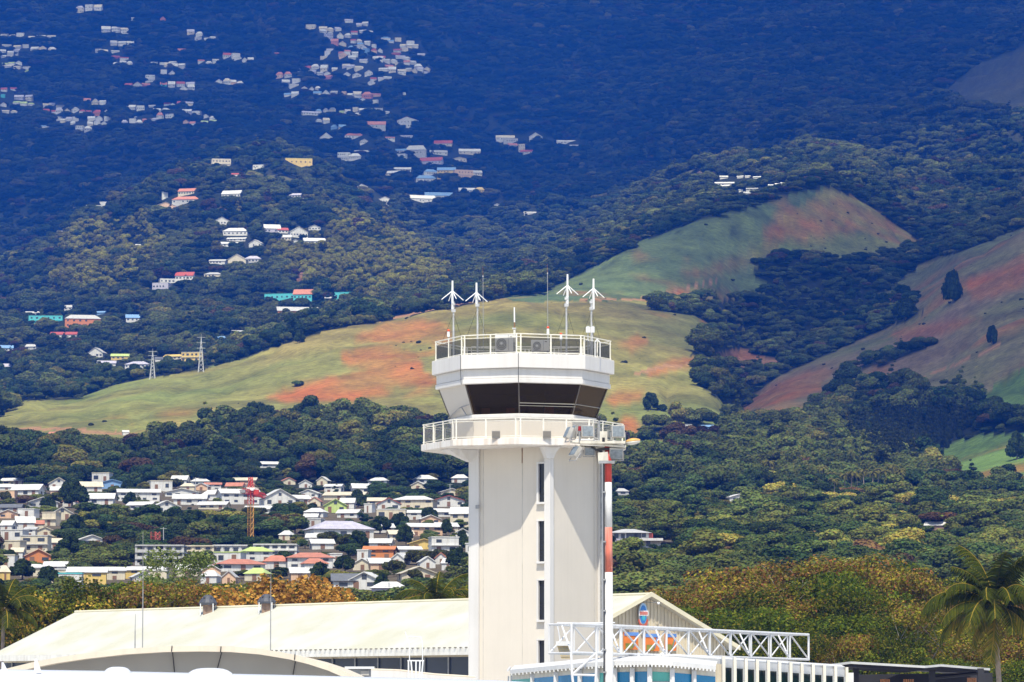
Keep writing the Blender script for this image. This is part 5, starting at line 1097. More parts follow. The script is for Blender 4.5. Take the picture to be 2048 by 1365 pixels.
# ------------------------------------------------------------------ trees near the airport, each a thing of its own (trunk, crown)
def grow(seed, Ht, R, nleaf, leaf, cols, wts, limb_m=None, bare=0.0, top_cols=None, trunk_h=0.35, asp=0.7, spread=1.0):
    """limbs from a tapered trunk, leaf clumps round the limb ends; returns trunk mesh, crown mesh"""
    r = random.Random(seed); rg = np.random.default_rng(seed); mb = MB(); ends = []
    top = Vector((r.uniform(-.3, .3), r.uniform(-.3, .3), Ht*trunk_h)); mb.tube((0, 0, -.3), top, .03*Ht**.7, .02*Ht**.7, 7)
    nl = r.randint(7, 10)
    for i in range(nl):
        a = 2*math.pi*i/nl + r.uniform(-.4, .4); q = r.uniform(.35, .95)*R*spread; z = Ht*r.uniform(.55, .9)*(1.02 - .22*(q/R)**2)
        p = Vector((q*math.cos(a), q*math.sin(a), z)); mid = top.lerp(p, .5) + Vector((0, 0, .1*Ht)); mb.path([top, mid, p], .05, 5, .02)
        for j in range(4):
            e = p + Vector((r.gauss(0, .33*R), r.gauss(0, .33*R), r.gauss(0.05*Ht, .11*Ht))); e.z = min(e.z, Ht*.95)
            mb.tube(p, e, .022, .008, 4); ends.append((e, r.uniform(.24, .42)*R))
    ends.append((Vector((0, 0, Ht*.9)), .38*R)); ends.append((Vector((0, 0, Ht*.68)), .5*R))
    lumps = [(e.x, e.y, min(e.z, Ht - .6*q), q) for e, q in ends]
    nl_ = int(nleaf*(1-bare)); L = np.array(lumps); w = L[:, 3]**2; w /= w.sum(); pk = rg.choice(len(L), nl_, p=w)
    d = rg.normal(size=(nl_, 3)); d /= np.linalg.norm(d, axis=1, keepdims=True); rad = L[pk, 3:4]*(.35 + .75*rg.random((nl_, 1))**.6)
    C = L[pk, :3] + d*rad*np.array([1, 1, .75]); N = d + .8*rg.normal(size=(nl_, 3)) + np.array([0, 0, .4]); S = leaf*(.55 + .9*rg.random(nl_))
    cols = np.array(cols); ci = rg.choice(len(cols), nl_, p=wts); cc = cols[ci]
    lump_b = .55 + .85*rg.random((len(L), 1)); cc = cc*lump_b[pk]
    if top_cols is not None:
        hz_ = np.clip((C[:, 2]/Ht - .62)/.3, 0, 1); sel = rg.random(nl_) < hz_*.5; tc_ = np.array(top_cols); cc[sel] = tc_[rg.integers(0, len(tc_), sel.sum())]
    cc = cc*(.95 + .65*rg.random((nl_, 1)))
    for i in range(int(60*bare)):        # bare pale twigs poking out
        e, q = ends[r.randrange(len(ends))]; f = e + Vector((r.gauss(0, .22*R), r.gauss(0, .22*R), abs(r.gauss(.03*Ht, .03*Ht)))); f.z = min(f.z, Ht*1.02); mb.path([e, e.lerp(f, .5)+Vector((r.gauss(0,.15), r.gauss(0,.15), 0)), f], .025, 4, .008)
    tm = mb.mesh('trunk', limb_m or BARK); cm = quads_mesh('crown', C, N, S, np.clip(cc, .005, .8), rg, LEAF, asp)
    return tm, cm
G = [(0.13, 0.14, 0.013), (0.2, 0.18, 0.018), (0.06, 0.08, 0.012), (0.27, 0.2, 0.026)]
AUT = [(0.24, 0.1, 0.035), (0.25, 0.16, 0.045), (0.17, 0.09, 0.035), (0.18, 0.15, 0.04)]
KIND = {
 'green': [grow(101, 11, 3.6, 22000, .075, [(0.075, 0.11, 0.012), (0.12, 0.135, 0.014), (0.045, 0.065, 0.01), (0.2, 0.17, 0.022)], [.4, .3, .25, .05]), grow(102, 11, 3.2, 20000, .075, [(0.085, 0.115, 0.012), (0.14, 0.145, 0.015), (0.05, 0.07, 0.01), (0.22, 0.18, 0.024)], [.35, .3, .25, .1])],
 'tinged': [grow(111, 12, 3.6, 22000, .075, G, [.3, .3, .15, .25], DRYBARK, .12, AUT), grow(112, 12, 3.4, 22000, .075, G, [.3, .3, .15, .25], DRYBARK, .15, AUT)],
 'rusty': [grow(121, 12, 3.2, 18000, .075, AUT + G[:2], [.2, .25, .1, .15, .15, .15], DRYBARK, .35)],
 'twiggy': [grow(131, 12, 3.0, 15000, .07, G + AUT[2:3], [.25, .25, .1, .2, .2], DRYBARK, .6)],
 'golden': [grow(141, 12, 4.0, 20000, .10, [(0.58, 0.33, 0.07), (0.48, 0.24, 0.05), (0.3, 0.14, 0.03), (0.12, 0.1, 0.02)], [.4, .3, .15, .15], None, 0, None, .3, .8)],
 'speckled': [grow(151, 11, 3.8, 21000, .08, G + [(0.5, 0.3, 0.06)], [.3, .3, .15, .1, .15])],
 'feathery': [grow(161, 14, 2.8, 13000, .085, [(0.16, 0.2, 0.05), (0.2, 0.22, 0.07), (0.1, 0.14, 0.03)], [.4, .3, .3], None, .1, None, .4, .5)],
}
GROUNDZ = lambda X, Y: float(terrain_z(X, Y)) if Y > 335 else 0.0
near_count = 0
WORD = dict(green='dense green tree', tinged='green tree with rust-tinged top', rusty='tree with dry reddish-brown leaves', twiggy='tree with bare pale twigs', golden='round tree with golden-orange leaves', speckled='green tree with orange leaf specks', feathery='tall feathery light green tree')
def near_tree(px, py_top, Y, kind, var, label, group, rz, wide=1.0):
    tm, cm = KIND[kind][var % len(KIND[kind])]; hk = max(v.co.z for v in cm.vertices)
    p = P(px, py_top, Y); gz = GROUNDZ(p.x, Y); s = (p.z - gz)/hk
    t = thing('tree', uniq(label), 'tree', (p.x, Y, gz), group, rz); t.scale = (s*wide, s*wide, s)
    link('trunk', tm, t); link('crown', cm, t); return t
rt = random.Random(55); wood_list = []
# wood on the right: five staggered rows, tops following the outline in the picture
OUT = curve('1215,1225 1240,1195 1280,1175 1330,1168 1380,1150 1430,1140 1480,1125 1540,1118 1600,1118 1660,1110 1720,1118 1780,1120 1830,1108 1870,1130 1900,1165 1960,1175 2060,1170 2120,1165')
ox = [p[0] for p in OUT]; oy = [p[1] for p in OUT]
rows_r = [(332, 0, 'right wood, back row'), (318, 28, 'right wood, fourth row'), (304, 60, 'right wood, third row'), (292, 98, 'right wood, second row'), (281, 140, 'right wood, front row')]
for ri, (Yr, dy, rn) in enumerate(rows_r):
    x = 1212 + rt.uniform(0, 40); i = 0; row = []
    while x < 2110:
        yt = np.interp(x, ox, oy) + dy + rt.uniform(-6, 16); i += 1
        if ri == 0: kd = rt.choice(['tinged', 'tinged', 'tinged', 'rusty', 'twiggy', 'green'])
        elif ri == 1: kd = rt.choice(['tinged', 'green', 'green', 'twiggy', 'tinged'])
        else: kd = rt.choice(['green', 'green', 'green', 'tinged', 'twiggy'])
        near_tree(x, min(yt, 1330), Yr + rt.uniform(-4, 4), kd, rt.randrange(2), '%s, %s in the %s' % (WORD[kd], ordinal(i), rn), 'trees of the wood right of the hangar', rt.uniform(0, 6.28), rt.uniform(.95, 1.3))
        x += rt.uniform(62, 92)
# trees behind the hangar on the left
LT = [(-20,1190,'speckled'),(40,1186,'speckled'),(95,1178,'speckled'),(150,1182,'green'),(205,1168,'green'),(255,1160,'green'),(305,1158,'tinged'),(350,1150,'green'),(375,1093,'feathery'),(425,1168,'tinged'),(470,1160,'speckled'),(0,1215,'green'),(75,1205,'green'),(180,1195,'tinged'),(320,1180,'green'),(400,1185,'green'),(460,1185,'tinged'),(555,1160,'golden'),(620,1148,'golden'),(510,1172,'golden'),(665,1170,'golden'),(710,1188,'tinged'),(770,1192,'speckled'),(820,1190,'green'),(895,1170,'green'),(935,1168,'speckled'),(860,1182,'tinged')]
LT.sort()
for i, (x, y, kd) in enumerate(LT):
    near_tree(x, y, 306 + rt.uniform(-6, 10) + (8 if kd == 'feathery' else 0) - (3 if kd == 'golden' else 0), kd, i, '%s behind hangar roof, %s' % (WORD[kd], ordinal(i+1)), 'trees behind the hangar roof', rt.uniform(0, 6.28), 1.15)

# ------------------------------------------------------------------ palms
def frond_mesh(seed, L, e0, droop, col_):
    rg = np.random.default_rng(seed); n_ = 26; pts = []; p = np.zeros(3); ang = e0
    for i in range(n_):
        pts.append(p.copy()); ang -= droop/n_*(.4 + 1.2*i/n_); p = p + np.array([math.cos(ang), 0, math.sin(ang)])*L/n_
    pts = np.array(pts); V, Fc, CC = [], [], []
    def addq(q, c):
        o = len(V); V.extend(q); Fc.append((o, o+1, o+2, o+3)); CC.extend([c]*4)
    for i in range(n_-1):
        w = .05*(1-i/n_)+.012; a, b_ = pts[i], pts[i+1]; addq([a+[0,-w,0], b_+[0,-w*.9,0], b_+[0,w*.9,0], a+[0,w,0]], (0.42, 0.3, 0.05)); addq([a+[0,0,-w], b_+[0,0,-w*.9], b_+[0,0,w*.9], a+[0,0,w]], (0.42, 0.3, 0.05))
    for i in range(3, n_-1):
        for s_ in (-1, 1):
            for h in (0, .5):
                base = pts[i]*(1-h)+pts[i+1]*h if i+1 < n_ else pts[i]; t = (i+h)/n_; ll = L*.26*math.sin(math.pi*(.12+.83*t))**.7*rg.uniform(.85, 1.1)
                fw = pts[min(i+1, n_-1)]-pts[i]; fw /= np.linalg.norm(fw)+1e-9; d = fw*.55 + np.array([0, s_*.8, 0]) + np.array([0, 0, -.25-.35*rg.random()])
                d /= np.linalg.norm(d); m1 = base + d*ll*.5 + np.array([0, 0, -.02*ll]); e = base + d*ll + np.array([0, 0, -.28*ll]); wd = fw*.045
                c = np.array(col_[rg.integers(0, len(col_))])*rg.uniform(.75, 1.25); addq([base-wd, m1-wd*.9, m1+wd*.9, base+wd], c); addq([m1-wd*.9, e-wd*.2, e+wd*.2, m1+wd*.9], c)
    me = bpy.data.meshes.new('frond'); me.from_pydata([tuple(v) for v in V], [], Fc); me.update()
    ca = me.color_attributes.new('Col', 'FLOAT_COLOR', 'POINT'); ca.data.foreach_set('color', np.concatenate([np.clip(CC, .004, .8), np.ones((len(CC), 1))], 1).astype(np.float32).ravel()); me.materials.append(LEAF); return me
PG = [(0.06, 0.075, 0.01), (0.085, 0.09, 0.012), (0.045, 0.06, 0.01)]; PY_ = [(0.2, 0.19, 0.03), (0.3, 0.22, 0.03), (0.12, 0.13, 0.02)]
FROND = {'up': frond_mesh(1, 4.0, 1.25, 1.1, PG), 'mid': frond_mesh(2, 4.4, .75, 1.9, PG), 'low': frond_mesh(3, 4.2, .15, 1.5, PG), 'droop': frond_mesh(4, 4.0, -.25, 1.2, PY_), 'hang': frond_mesh(5, 3.4, -.7, .8, PY_)}
PTR = mat('palm_trunk', (0.33, 0.26, 0.2), 0.95, 0.35, 3.0, bump=.3)
def palm(px, py_c, px_b, Y, label, ring_, sc=1.0, seed=0, nut=True):
    r = random.Random(seed); c = P(px, py_c, Y); gz = GROUNDZ(c.x, Y); b_ = Vector((P(px_b, 1365, Y).x, Y, gz)); t = thing('palm_tree', uniq(label), 'palm tree', b_, 'coconut palms near the airport')
    pts = [Vector((b_.x + (c.x-b_.x)*q**1.4, Y, gz + (c.z-gz)*q)) for q in np.linspace(0, 1, 12)]
    mb = MB(); rg = []
    for i, p in enumerate(pts):
        for dz, k in ((0, 1.0), (.3, .93)):
            R_ = (.2 - .07*i/11)*k*sc**.5; rg.append([(p.x+R_*math.cos(a), p.y+R_*math.sin(a), p.z+dz*(c.z-gz)/11) for a in np.linspace(0, 6.283, 10, endpoint=False)])
    MB.loft(mb, rg).build('trunk', PTR, t, True)
    for k, (kd, az, roll) in enumerate(ring_):
        f = link('frond', FROND[kd], t); f.location = c - b_; f.rotation_euler = (r.uniform(-.22, .22), r.uniform(-.2, .2), math.radians(az + r.uniform(-9, 9))); q = sc*r.uniform(.82, 1.1); f.scale = (q, q, q)
    if nut:
        for k in range(6):
            a = k*1.05; MB().sphere((c.x+.25*math.cos(a), c.y+.25*math.sin(a), c.z-.3), .13, 8, 5, (1, 1, 1.25)).build('coconut', mat('coconut_husk', (0.22, 0.13, 0.04), .8), t, True)
    return t
RING = [('up', 20, 0), ('up', 160, 0), ('up', 265, 0), ('up', 80, 0), ('mid', 0, 0), ('mid', 50, 0), ('mid', 110, 0), ('mid', 150, 0), ('mid', 185, 0), ('mid', 215, 0), ('mid', 255, 0), ('mid', 300, 0), ('mid', 335, 0), ('low', 15, 0), ('low', 170, 0), ('low', 200, 0), ('low', 240, 0), ('low', 290, 0), ('low', 340, 0), ('droop', 190, 0), ('droop', 5, 0), ('droop', 230, 0), ('droop', 320, 0), ('hang', 280, 0), ('hang', 210, 0)]
palm(1988, 1210, 2004, 250, 'tall coconut palm with drooping yellowed fronds at the right edge', RING + [('mid', 30, 0), ('mid', 130, 0), ('up', 310, 0), ('low', 265, 0), ('droop', 170, 0), ('mid', 275, 0), ('up', 200, 0), ('up', 120, 0), ('up', 345, 0)], 1.15, 3)
palm(872, 1208, 876, 296, 'palm with upright fronds rising behind the hangar left of the tower', RING[:13], .85, 5, False)
palm(8, 1222, 0, 288, 'palm with arching fronds at the left edge behind the hangar', RING[:19], .85, 6, False)
# palm grove on the far right slope
def far_palm_meshes():
    mb = MB(); mb.tube((0,0,-1), (.3,0,9), .22, .14, 6); tm = mb.mesh('trunk', PTR); rg = np.random.default_rng(9); V, Fc, CC = [], [], []
    for k in range(15):
        a = 2*math.pi*k/15 + rg.normal(0, .15); e = rg.uniform(-.3, 1.0); p = np.array([.3, 0, 9.]); d = np.array([math.cos(a), math.sin(a), 0]); s_ = np.array([-d[1], d[0], 0]); ang = e
        for i in range(6):
            q = p + (d*math.cos(ang) + np.array([0,0,math.sin(ang)]))*.5; w = .42*math.sin(math.pi*(i+.7)/7); w2 = .42*math.sin(math.pi*(i+1.7)/7) if i < 5 else .05; o = len(V)
            V += [p-s_*w-[0,0,w*.5], q-s_*w2-[0,0,w2*.5], q, p, p+s_*w-[0,0,w*.5], q+s_*w2-[0,0,w2*.5]]; Fc += [(o,o+1,o+2,o+3),(o+3,o+2,o+5,o+4)]; CC += [np.array([.16,.15,.035])*rg.uniform(.6, 1.3)]*6; p = q; ang -= .35
    me = bpy.data.meshes.new('crown'); me.from_pydata([tuple(v) for v in V], [], Fc); me.update(); ca = me.color_attributes.new('Col', 'FLOAT_COLOR', 'POINT'); ca.data.foreach_set('color', np.concatenate([np.array(CC), np.ones((len(CC), 1))], 1).astype(np.float32).ravel()); me.materials.append(LEAF); return tm, me
FPT, FPC = far_palm_meshes()
GROVE = sorted([(1645,985),(1662,1000),(1670,1012),(1690,1006),(1702,1010),(1716,1002),(1728,996),(1745,1000),(1756,992),(1770,998),(1786,990),(1798,1000),(1530,972),(1542,980),(1598,930),(1706,985),(1800,988)])
for i, (x, y) in enumerate(GROVE):
    Y = ground_depth(x, y, 900); p = P(x, y, Y); gz = float(terrain_z(p.x, Y)); t = thing('palm_tree', uniq('small distant palm with pale crown, %s in the hillside palm grove' % ordinal(i+1)), 'palm tree', (p.x, Y, gz), 'palms of the hillside grove', rt.uniform(0, 6)); s = .85 + .3*rt.random(); t.scale = (s, s, s)
    link('trunk', FPT, t); link('crown', FPC, t)

# ------------------------------------------------------------------ single trees one can pick out in the town and on the hills
def plain_crown(seed, n_, size, lum, base_cols):
    rg = np.random.default_rng(seed); C, N, S, pk = lumps_to_leaves(lum, n_, size, rg, .7); cc = np.array(base_cols)[rg.integers(0, len(base_cols), n_)]*(.75 + .5*rg.random((len(lum), 1)))[pk]*(.7+.6*rg.random((n_, 1)))
    ev, ef, ec = core_blobs(lum, .84, np.array(base_cols[0])*.8); return quads_mesh('crown', C, N, S, cc, rg, LEAF, 1.0, (ev, ef, ec))
TT = MB().tube((0,0,-.6), (0,0,.8), .09, .06, 7).path([(0,0,.6), (.25,.1,1.0)], .05, 5).path([(0,0,.6), (-.25,-.1,1.0)], .05, 5).mesh('trunk', BARK)
CR = {'dark': plain_crown(201, 2200, .06, rand_lumps(21, 14, .72, .7, .85, .36), [(0.04, .065, .02), (.055, .08, .022)]),
      'olive': plain_crown(202, 2200, .06, rand_lumps(22, 14, .75, .6, .85, .34), [(0.085, .095, .028), (.11, .11, .03)]),
      'brown': plain_crown(203, 2200, .06, rand_lumps(23, 14, .75, .6, .85, .34), [(0.14, .09, .04), (.11, .09, .035)]),
      'bright': plain_crown(204, 2200, .06, rand_lumps(24, 14, .7, .6, .85, .34), [(0.1, .16, .035), (.13, .18, .04)])}
SPOT = '''144 1016 66 56 dark;255 985 30 24 dark;262 1014 34 30 dark;95 1022 34 28 dark;12 1012 26 34 olive;350 978 34 24 olive;150 1075 60 46 dark;185 1068 60 42 dark;240 1072 56 34 olive;300 1068 60 36 dark;350 1062 66 44 dark;395 1065 60 44 dark;440 1070 60 40 dark;460 1048 56 36 brown;478 1088 40 30 dark;140 1114 60 44 dark;190 1120 60 44 olive;232 1105 60 44 brown;262 1112 46 42 olive;45 1160 60 42 dark;95 1172 52 40 dark;20 1125 40 26 dark;560 1075 60 54 brown;590 1068 56 50 brown;625 1030 34 24 dark;655 1090 44 30 olive;700 1098 56 34 olive;560 1100 34 24 bright;610 1098 34 22 bright;715 1105 50 44 dark;760 1068 48 36 dark;800 1060 40 34 dark;858 1042 36 28 dark;812 1092 40 42 dark;690 1145 48 34 dark;640 1160 50 36 dark;560 1158 50 24 dark;790 1150 50 34 olive;835 1130 60 34 olive;880 1128 56 34 olive;915 1145 50 50 dark;765 1180 36 34 dark;830 1165 34 30 olive;716 1015 40 34 dark;780 1015 30 20 dark;892 1072 26 34 dark;925 1100 30 40 dark;330 1128 40 24 olive;430 1095 50 24 dark;505 1040 60 30 olive'''
sl = sorted([e.split() for e in SPOT.split(';')], key=lambda e: float(e[0]))
TONE = dict(dark='dark green', olive='olive green', brown='brownish', bright='bright green')
HS = []
for i, e in enumerate(sl): HS.append((float(e[0]), float(e[1]), float(e[2]), float(e[3]), e[4], '%s bushy tree among the town houses, %s' % (TONE[e[4]], ordinal(i+1)), 'trees among the town houses', 560))
for x, yb, w, h, k, lb in ((600, 686, 28, 24, 'dark', 'lone dark tree on the edge of the long grass ridge'), (1300, 820, 38, 32, 'dark', 'round dark tree alone on the red-soiled slope right of the tower'), (1325, 822, 26, 12, 'dark', 'low dark bush right of the round tree on the red-soiled slope'), (1906, 606, 48, 60, 'dark', 'tall dark tree alone on the right-hand grass hill'), (1812, 640, 60, 40, 'dark', 'dark tree at the corner of the right-hand grass hill'), (1985, 690, 26, 36, 'dark', 'dark tree on the upper edge of the right-hand grass hill'), (2035, 985, 50, 50, 'dark', 'round dark tree at the lower right of the bright green field'), (598, 772, 30, 11, 'bright', 'bright green bush patch on the bare red slope'), (405, 742, 14, 9, 'dark', 'small dark bush beside the right lattice pylon')):
    HS.append((x, yb, w, h, k, lb, None, 1600))
for x, yb, w, h, k, lb, grp, ym in HS:
    Y = ground_depth(x, yb, ym); p = P(x, yb, Y); gz = float(terrain_z(p.x, Y)); s = Y/F; gz -= (0.28*h*s if ym > 1000 else 0.12*h*s); t = thing('tree', uniq(lb), 'tree', (p.x, Y, gz), grp, rt.uniform(0, 6)); t.scale = (w*s/2.1, w*s/2.1, h*s/(1.55 if ym < 1000 else 1.25))
    link('trunk', TT, t); link('crown', CR[k], t)
# ------------------------------------------------------------------ crane, building sites, pylons, poles, villa
def lattice(mb, a, b_, w, n_, r_):
    a = Vector(a); b_ = Vector(b_); d = b_-a; z = d.normalized(); x = z.orthogonal().normalized(); y = z.cross(x); c = [(x*i+y*j)*w/2 for i, j in ((-1,-1),(1,-1),(1,1),(-1,1))]
    for q in c: mb.tube(a+q, b_+q, r_, n=4)
    for i in range(n_):
        p, q = a+d*i/n_, a+d*(i+1)/n_
        for k in range(4): mb.tube(p+c[k], q+c[(k+1) % 4], r_*.7, n=4); mb.tube(p+c[k], p+c[(k+1) % 4], r_*.6, n=4)
    return mb
cy = ground_depth(501, 1100, 560); s = cy/F; cb = P(501, 1100, cy); crane = thing('tower_crane', 'red and yellow tower crane rising above the town building site', 'crane', cb)
CYL = mat('crane_yellow', (0.6, 0.28, 0.04), .5, .15, 1); CRD = mat('crane_red', (0.6, 0.05, 0.03), .5, .15, 1)
zz = lambda py: cb.z + (1100-py)*s
lattice(MB(), (cb.x, cy, cb.z-2), (cb.x, cy, zz(1008)), 0.95, 10, .085).build('lower_mast', CYL, crane); lattice(MB(), (cb.x, cy, zz(1008)), (cb.x, cy, zz(972)), 1.0, 5, .11).build('upper_mast', CRD, crane)
lattice(MB(), (cb.x, cy, zz(972)), (cb.x-.1, cy, zz(955)), .7, 3, .11).build('peak', CRD, crane)
lattice(MB(), (cb.x, cy, zz(985)), (cb.x+1.6, cy+26, zz(981)), .9, 14, .08).build('jib', CRD, crane); lattice(MB(), (cb.x, cy, zz(985)), (cb.x-1.4, cy-9, zz(986)), .9, 4, .08).build('counter_jib', CRD, crane)
MB().box(cb.x-1.9, cb.x-.7, cy-9.5, cy-7, zz(990), zz(984)).build('counterweight', GREYM, crane); MB().box(cb.x+.7, cb.x+1.9, cy-1, cy+.6, zz(990), zz(980)).build('cab', CRD, crane)
for e in ((1.5, 24, 981), (-1.3, -8, 986)): MB().tube((cb.x, cy, zz(957)), (cb.x+e[0], cy+e[1], zz(e[2])), .06, n=4).build('pendant', GREYM, crane)
MB().box(cb.x-1, cb.x+1, cy-1, cy+1, zz(982), zz(976)).build('slewing_collar', ANTW, crane)
def site(x0, x1, yt, yb, fl, nb, label, colr, name='apartment_block', closed=False):
    Y = ground_depth((x0+x1)/2, yb, 560); a, b_ = P(x0, yb, Y), P(x1, yt, Y); w = b_.x-a.x; h = b_.z-a.z; gz = float(terrain_z((a.x+b_.x)/2, Y)); t = thing(name, uniq(label), 'building', ((a.x+b_.x)/2, Y, gz)); m_ = mat('site_'+colr, CV[colr], .9, .2, .6, streak=.3); fh = h/fl
    HOUSE_RECTS.append((x0, x1, yt, yb, Y))
    for i in range(fl+1): MB().box(a.x-.2, b_.x+.2, Y-.3, Y+10, gz+i*fh-.14, gz+i*fh+.12).build('floor_slab', m_, t)
    for i in range(nb+1):
        x = a.x + w*i/nb; MB().box(x-.22, x+.22, Y-.05, Y+.4, gz-3, gz+h-.15).build('column', m_, t)
    rr = random.Random(int(x0))
    for f in range(fl):
        for i in range(nb):
            x = a.x + w*i/nb
            if closed or rr.random() < .35:
                MB().box(x+.23, x+w/nb-.23, Y+.1, Y+.3, gz+f*fh+.13, gz+(f+1)*fh-.15).build('infill_wall', m_, t); ww = link('window', WIN_ME, t); ww.location = Vector((x+w/nb/2, Y+.1, gz+(f+.52)*fh)) - t.location; ww.scale = (1.1, 1, min(1.2, fh*.45))
            else: MB().box(x+.23, x+w/nb-.23, Y+.1, Y+.2, gz+f*fh+.13, gz+f*fh+.13+.3*fh).build('balustrade', m_, t)
    MB().box(a.x, b_.x, Y+9.5, Y+9.9, gz-3, gz+h).build('rear_wall', m_, t)
site(272, 366, 1091, 1131, 3, 5, 'unfinished grey concrete block with open floors left of the crane', 'g'); site(366, 426, 1092, 1114, 2, 3, 'pale two-storey block between unfinished frame and crane', 'c', closed=True)
site(508, 592, 1089, 1112, 2, 5, 'pale grey flat block right of the crane', 'w', closed=True); site(427, 498, 1091, 1108, 1, 4, 'low pale flat block at the foot of the crane', 'w', closed=True)
for i, x in enumerate((311, 384)):
    Y = ground_depth(x, 1100, 560)+3; p = P(x, 1094, Y); sc_ = thing('formwork_tower', uniq('red formwork tower on the unfinished block, %s' % ('taller left one' if i == 0 else 'shorter right one')), 'scaffold', p, 'red formwork towers'); lattice(MB(), p, P(x, 1064 if i == 0 else 1077, Y), 1.5, 3, .12).build('frame', mat('formwork_red', (.42, .09, .06), .7, .2), sc_)
# lattice pylons on the grass ridge, with sagging wires
PT = []
for i, (x, yt, yb, w) in enumerate(((305, 697, 758, 11), (402, 667, 744, 11))):
    Y = ground_depth(x, yb, 1700); s = Y/F; p = P(x, yb, Y); gz = float(terrain_z(p.x, Y)); t = thing('lattice_pylon', uniq('grey lattice power pylon on the grass ridge, %s one' % ('lower left' if i == 0 else 'taller right')), 'pylon', (p.x, Y, gz), 'power pylons on the ridge'); h = (yb-yt)*s; w_ = w*s/2; top = Vector((p.x, Y, gz+h)); PT.append(top)
    for k in range(4):
        q = Vector((p.x+(w_ if k in (1,2) else -w_), Y+(w_ if k > 1 else -w_), gz-1)); MB().tube(q, top-Vector((0,0,h*.08)), .28, .13, 4).build('leg', GALV, t)
    mb = MB()
    for j in range(7):
        f0, f1 = j/8, (j+1)/8
        for sy in (-1, 1): mb.tube((p.x-w_*(1-f0), Y+sy*w_*(1-f0), gz+h*.92*f0), (p.x+w_*(1-f1), Y+sy*w_*(1-f1), gz+h*.92*f1), .1, n=4); mb.tube((p.x+w_*(1-f0), Y+sy*w_*(1-f0), gz+h*.92*f0), (p.x-w_*(1-f1), Y+sy*w_*(1-f1), gz+h*.92*f1), .1, n=4)
    mb.build('bracing', GALV, t)
    for f in (.62, .76, .9): MB().tube((p.x-2.4, Y, gz+h*f), (p.x+2.4, Y, gz+h*f), .13, n=4).build('cross_arm', GALV, t)
    MB().tube(top-Vector((0,0,h*.1)), top, .13, .05, 4).build('peak', GALV, t)
for k in range(3):
    a = PT[0]+Vector((-2.4, 0, -(.1+.14*k)*15)); b_ = PT[1]+Vector((-2.4, 0, -(.1+.14*k)*18)); pts = [a.lerp(b_, q) + Vector((0,0,-14*q*(1-q))) for q in np.linspace(0, 1, 9)]; o = MB().path(pts, .045, 4).build('power_line', BLACK); tag(o, uniq('thin power line between the two ridge pylons, %s' % ('top', 'middle', 'bottom')[k]), 'cable', 'power lines between the pylons')
for i, (x, yt, yb) in enumerate(((391, 955, 990), (415, 968, 992), (900, 968, 998), (932, 975, 1000), (327, 1055, 1092), (778, 1165, 1200))):
    Y = ground_depth(x, min(yb, 1192), 560); p = P(x, yb, Y); tp_ = P(x, yt, Y); gz = float(terrain_z(p.x, Y)); t = thing('utility_pole', uniq('thin grey utility pole in the town, %s' % ordinal([327, 391, 415, 778, 900, 932].index(x)+1)), 'pole', (p.x, Y, gz), 'utility poles of the town'); MB().tube((p.x, Y, gz-1), tp_, .13, .09, 6).build('pole', GALV, t); MB().tube(tp_+Vector((-.8,0,-.3)), tp_+Vector((.8,0,-.3)), .06, n=4).build('cross_arm', GALV, t)
# two-storey villa right of the mast
Y = ground_depth(1275, 1096, 560); s = Y/F; p = P(1275, 1096, Y); gz = float(terrain_z(p.x, Y)); v = thing('villa', 'large white two-storey villa with balcony right of the mast', 'house', (p.x, Y, gz)); HOUSE_RECTS.append((1222, 1334, 1055, 1096, Y))
vx = lambda px: p.x + (px-1275)*s
vz = lambda py: gz + (1096-py)*s
MB().box(vx(1222), vx(1258), Y, Y+9, gz-3, vz(1078)).build('lower_wall', WALLMAT['m'], v); MB().box(vx(1258), vx(1322), Y+1.2, Y+9, gz-3, vz(1078)).build('lower_wall', WALLMAT['w'], v); MB().box(vx(1222), vx(1298), Y+.6, Y+9, vz(1077.5), vz(1066)).build('upper_wall', WALLMAT['w'], v)
MB().box(vx(1252), vx(1326), Y-.8, Y+1.1, vz(1082), vz(1077)).build('balcony', WALLMAT['w'], v); MB().box(vx(1298), vx(1306), Y+.5, Y+5, vz(1077), vz(1067)).build('red_wall', ROOFMAT['r'], v)
a, b_, z0, z1 = vx(1216), vx(1304), vz(1066), vz(1057); MB().add([(a,Y-.4,z0),(b_,Y-.4,z0),(b_,Y+10,z0),(a,Y+10,z0),(vx(1246),Y+4.5,z1),(vx(1270),Y+4.5,z1)], [(0,1,5,4),(1,2,5),(2,3,4,5),(3,0,4),(3,2,1,0)]).build('roof', ROOFMAT['g'], v)
MB().add([(vx(1304),Y-.2,vz(1078)),(vx(1334),Y-.2,vz(1084)),(vx(1334),Y+7,vz(1084)),(vx(1304),Y+7,vz(1075))], [(0,1,2,3),(3,2,1,0)]).build('lean_to_roof', ROOFMAT['m'], v)
for x, y, w, h, dy in ((1233,1072,1.0,1.0,.6),(1246,1072,.9,1.0,.6),(1264,1071.5,2.6,1.3,.6),(1276,1071.5,1.6,1.3,.6),(1288,1071,1.0,.9,.6),(1236,1086,.9,1.1,0),(1247,1086,.9,1.1,0),(1270,1087,1.4,1.4,1.2),(1284,1087,1.2,1.4,1.2),(1297,1087,1.0,1.2,1.2)):
    o = link('window', WIN_ME, v); o.location = Vector((vx(x), Y+dy, vz(y))) - v.location; o.scale = (w, 1, h)
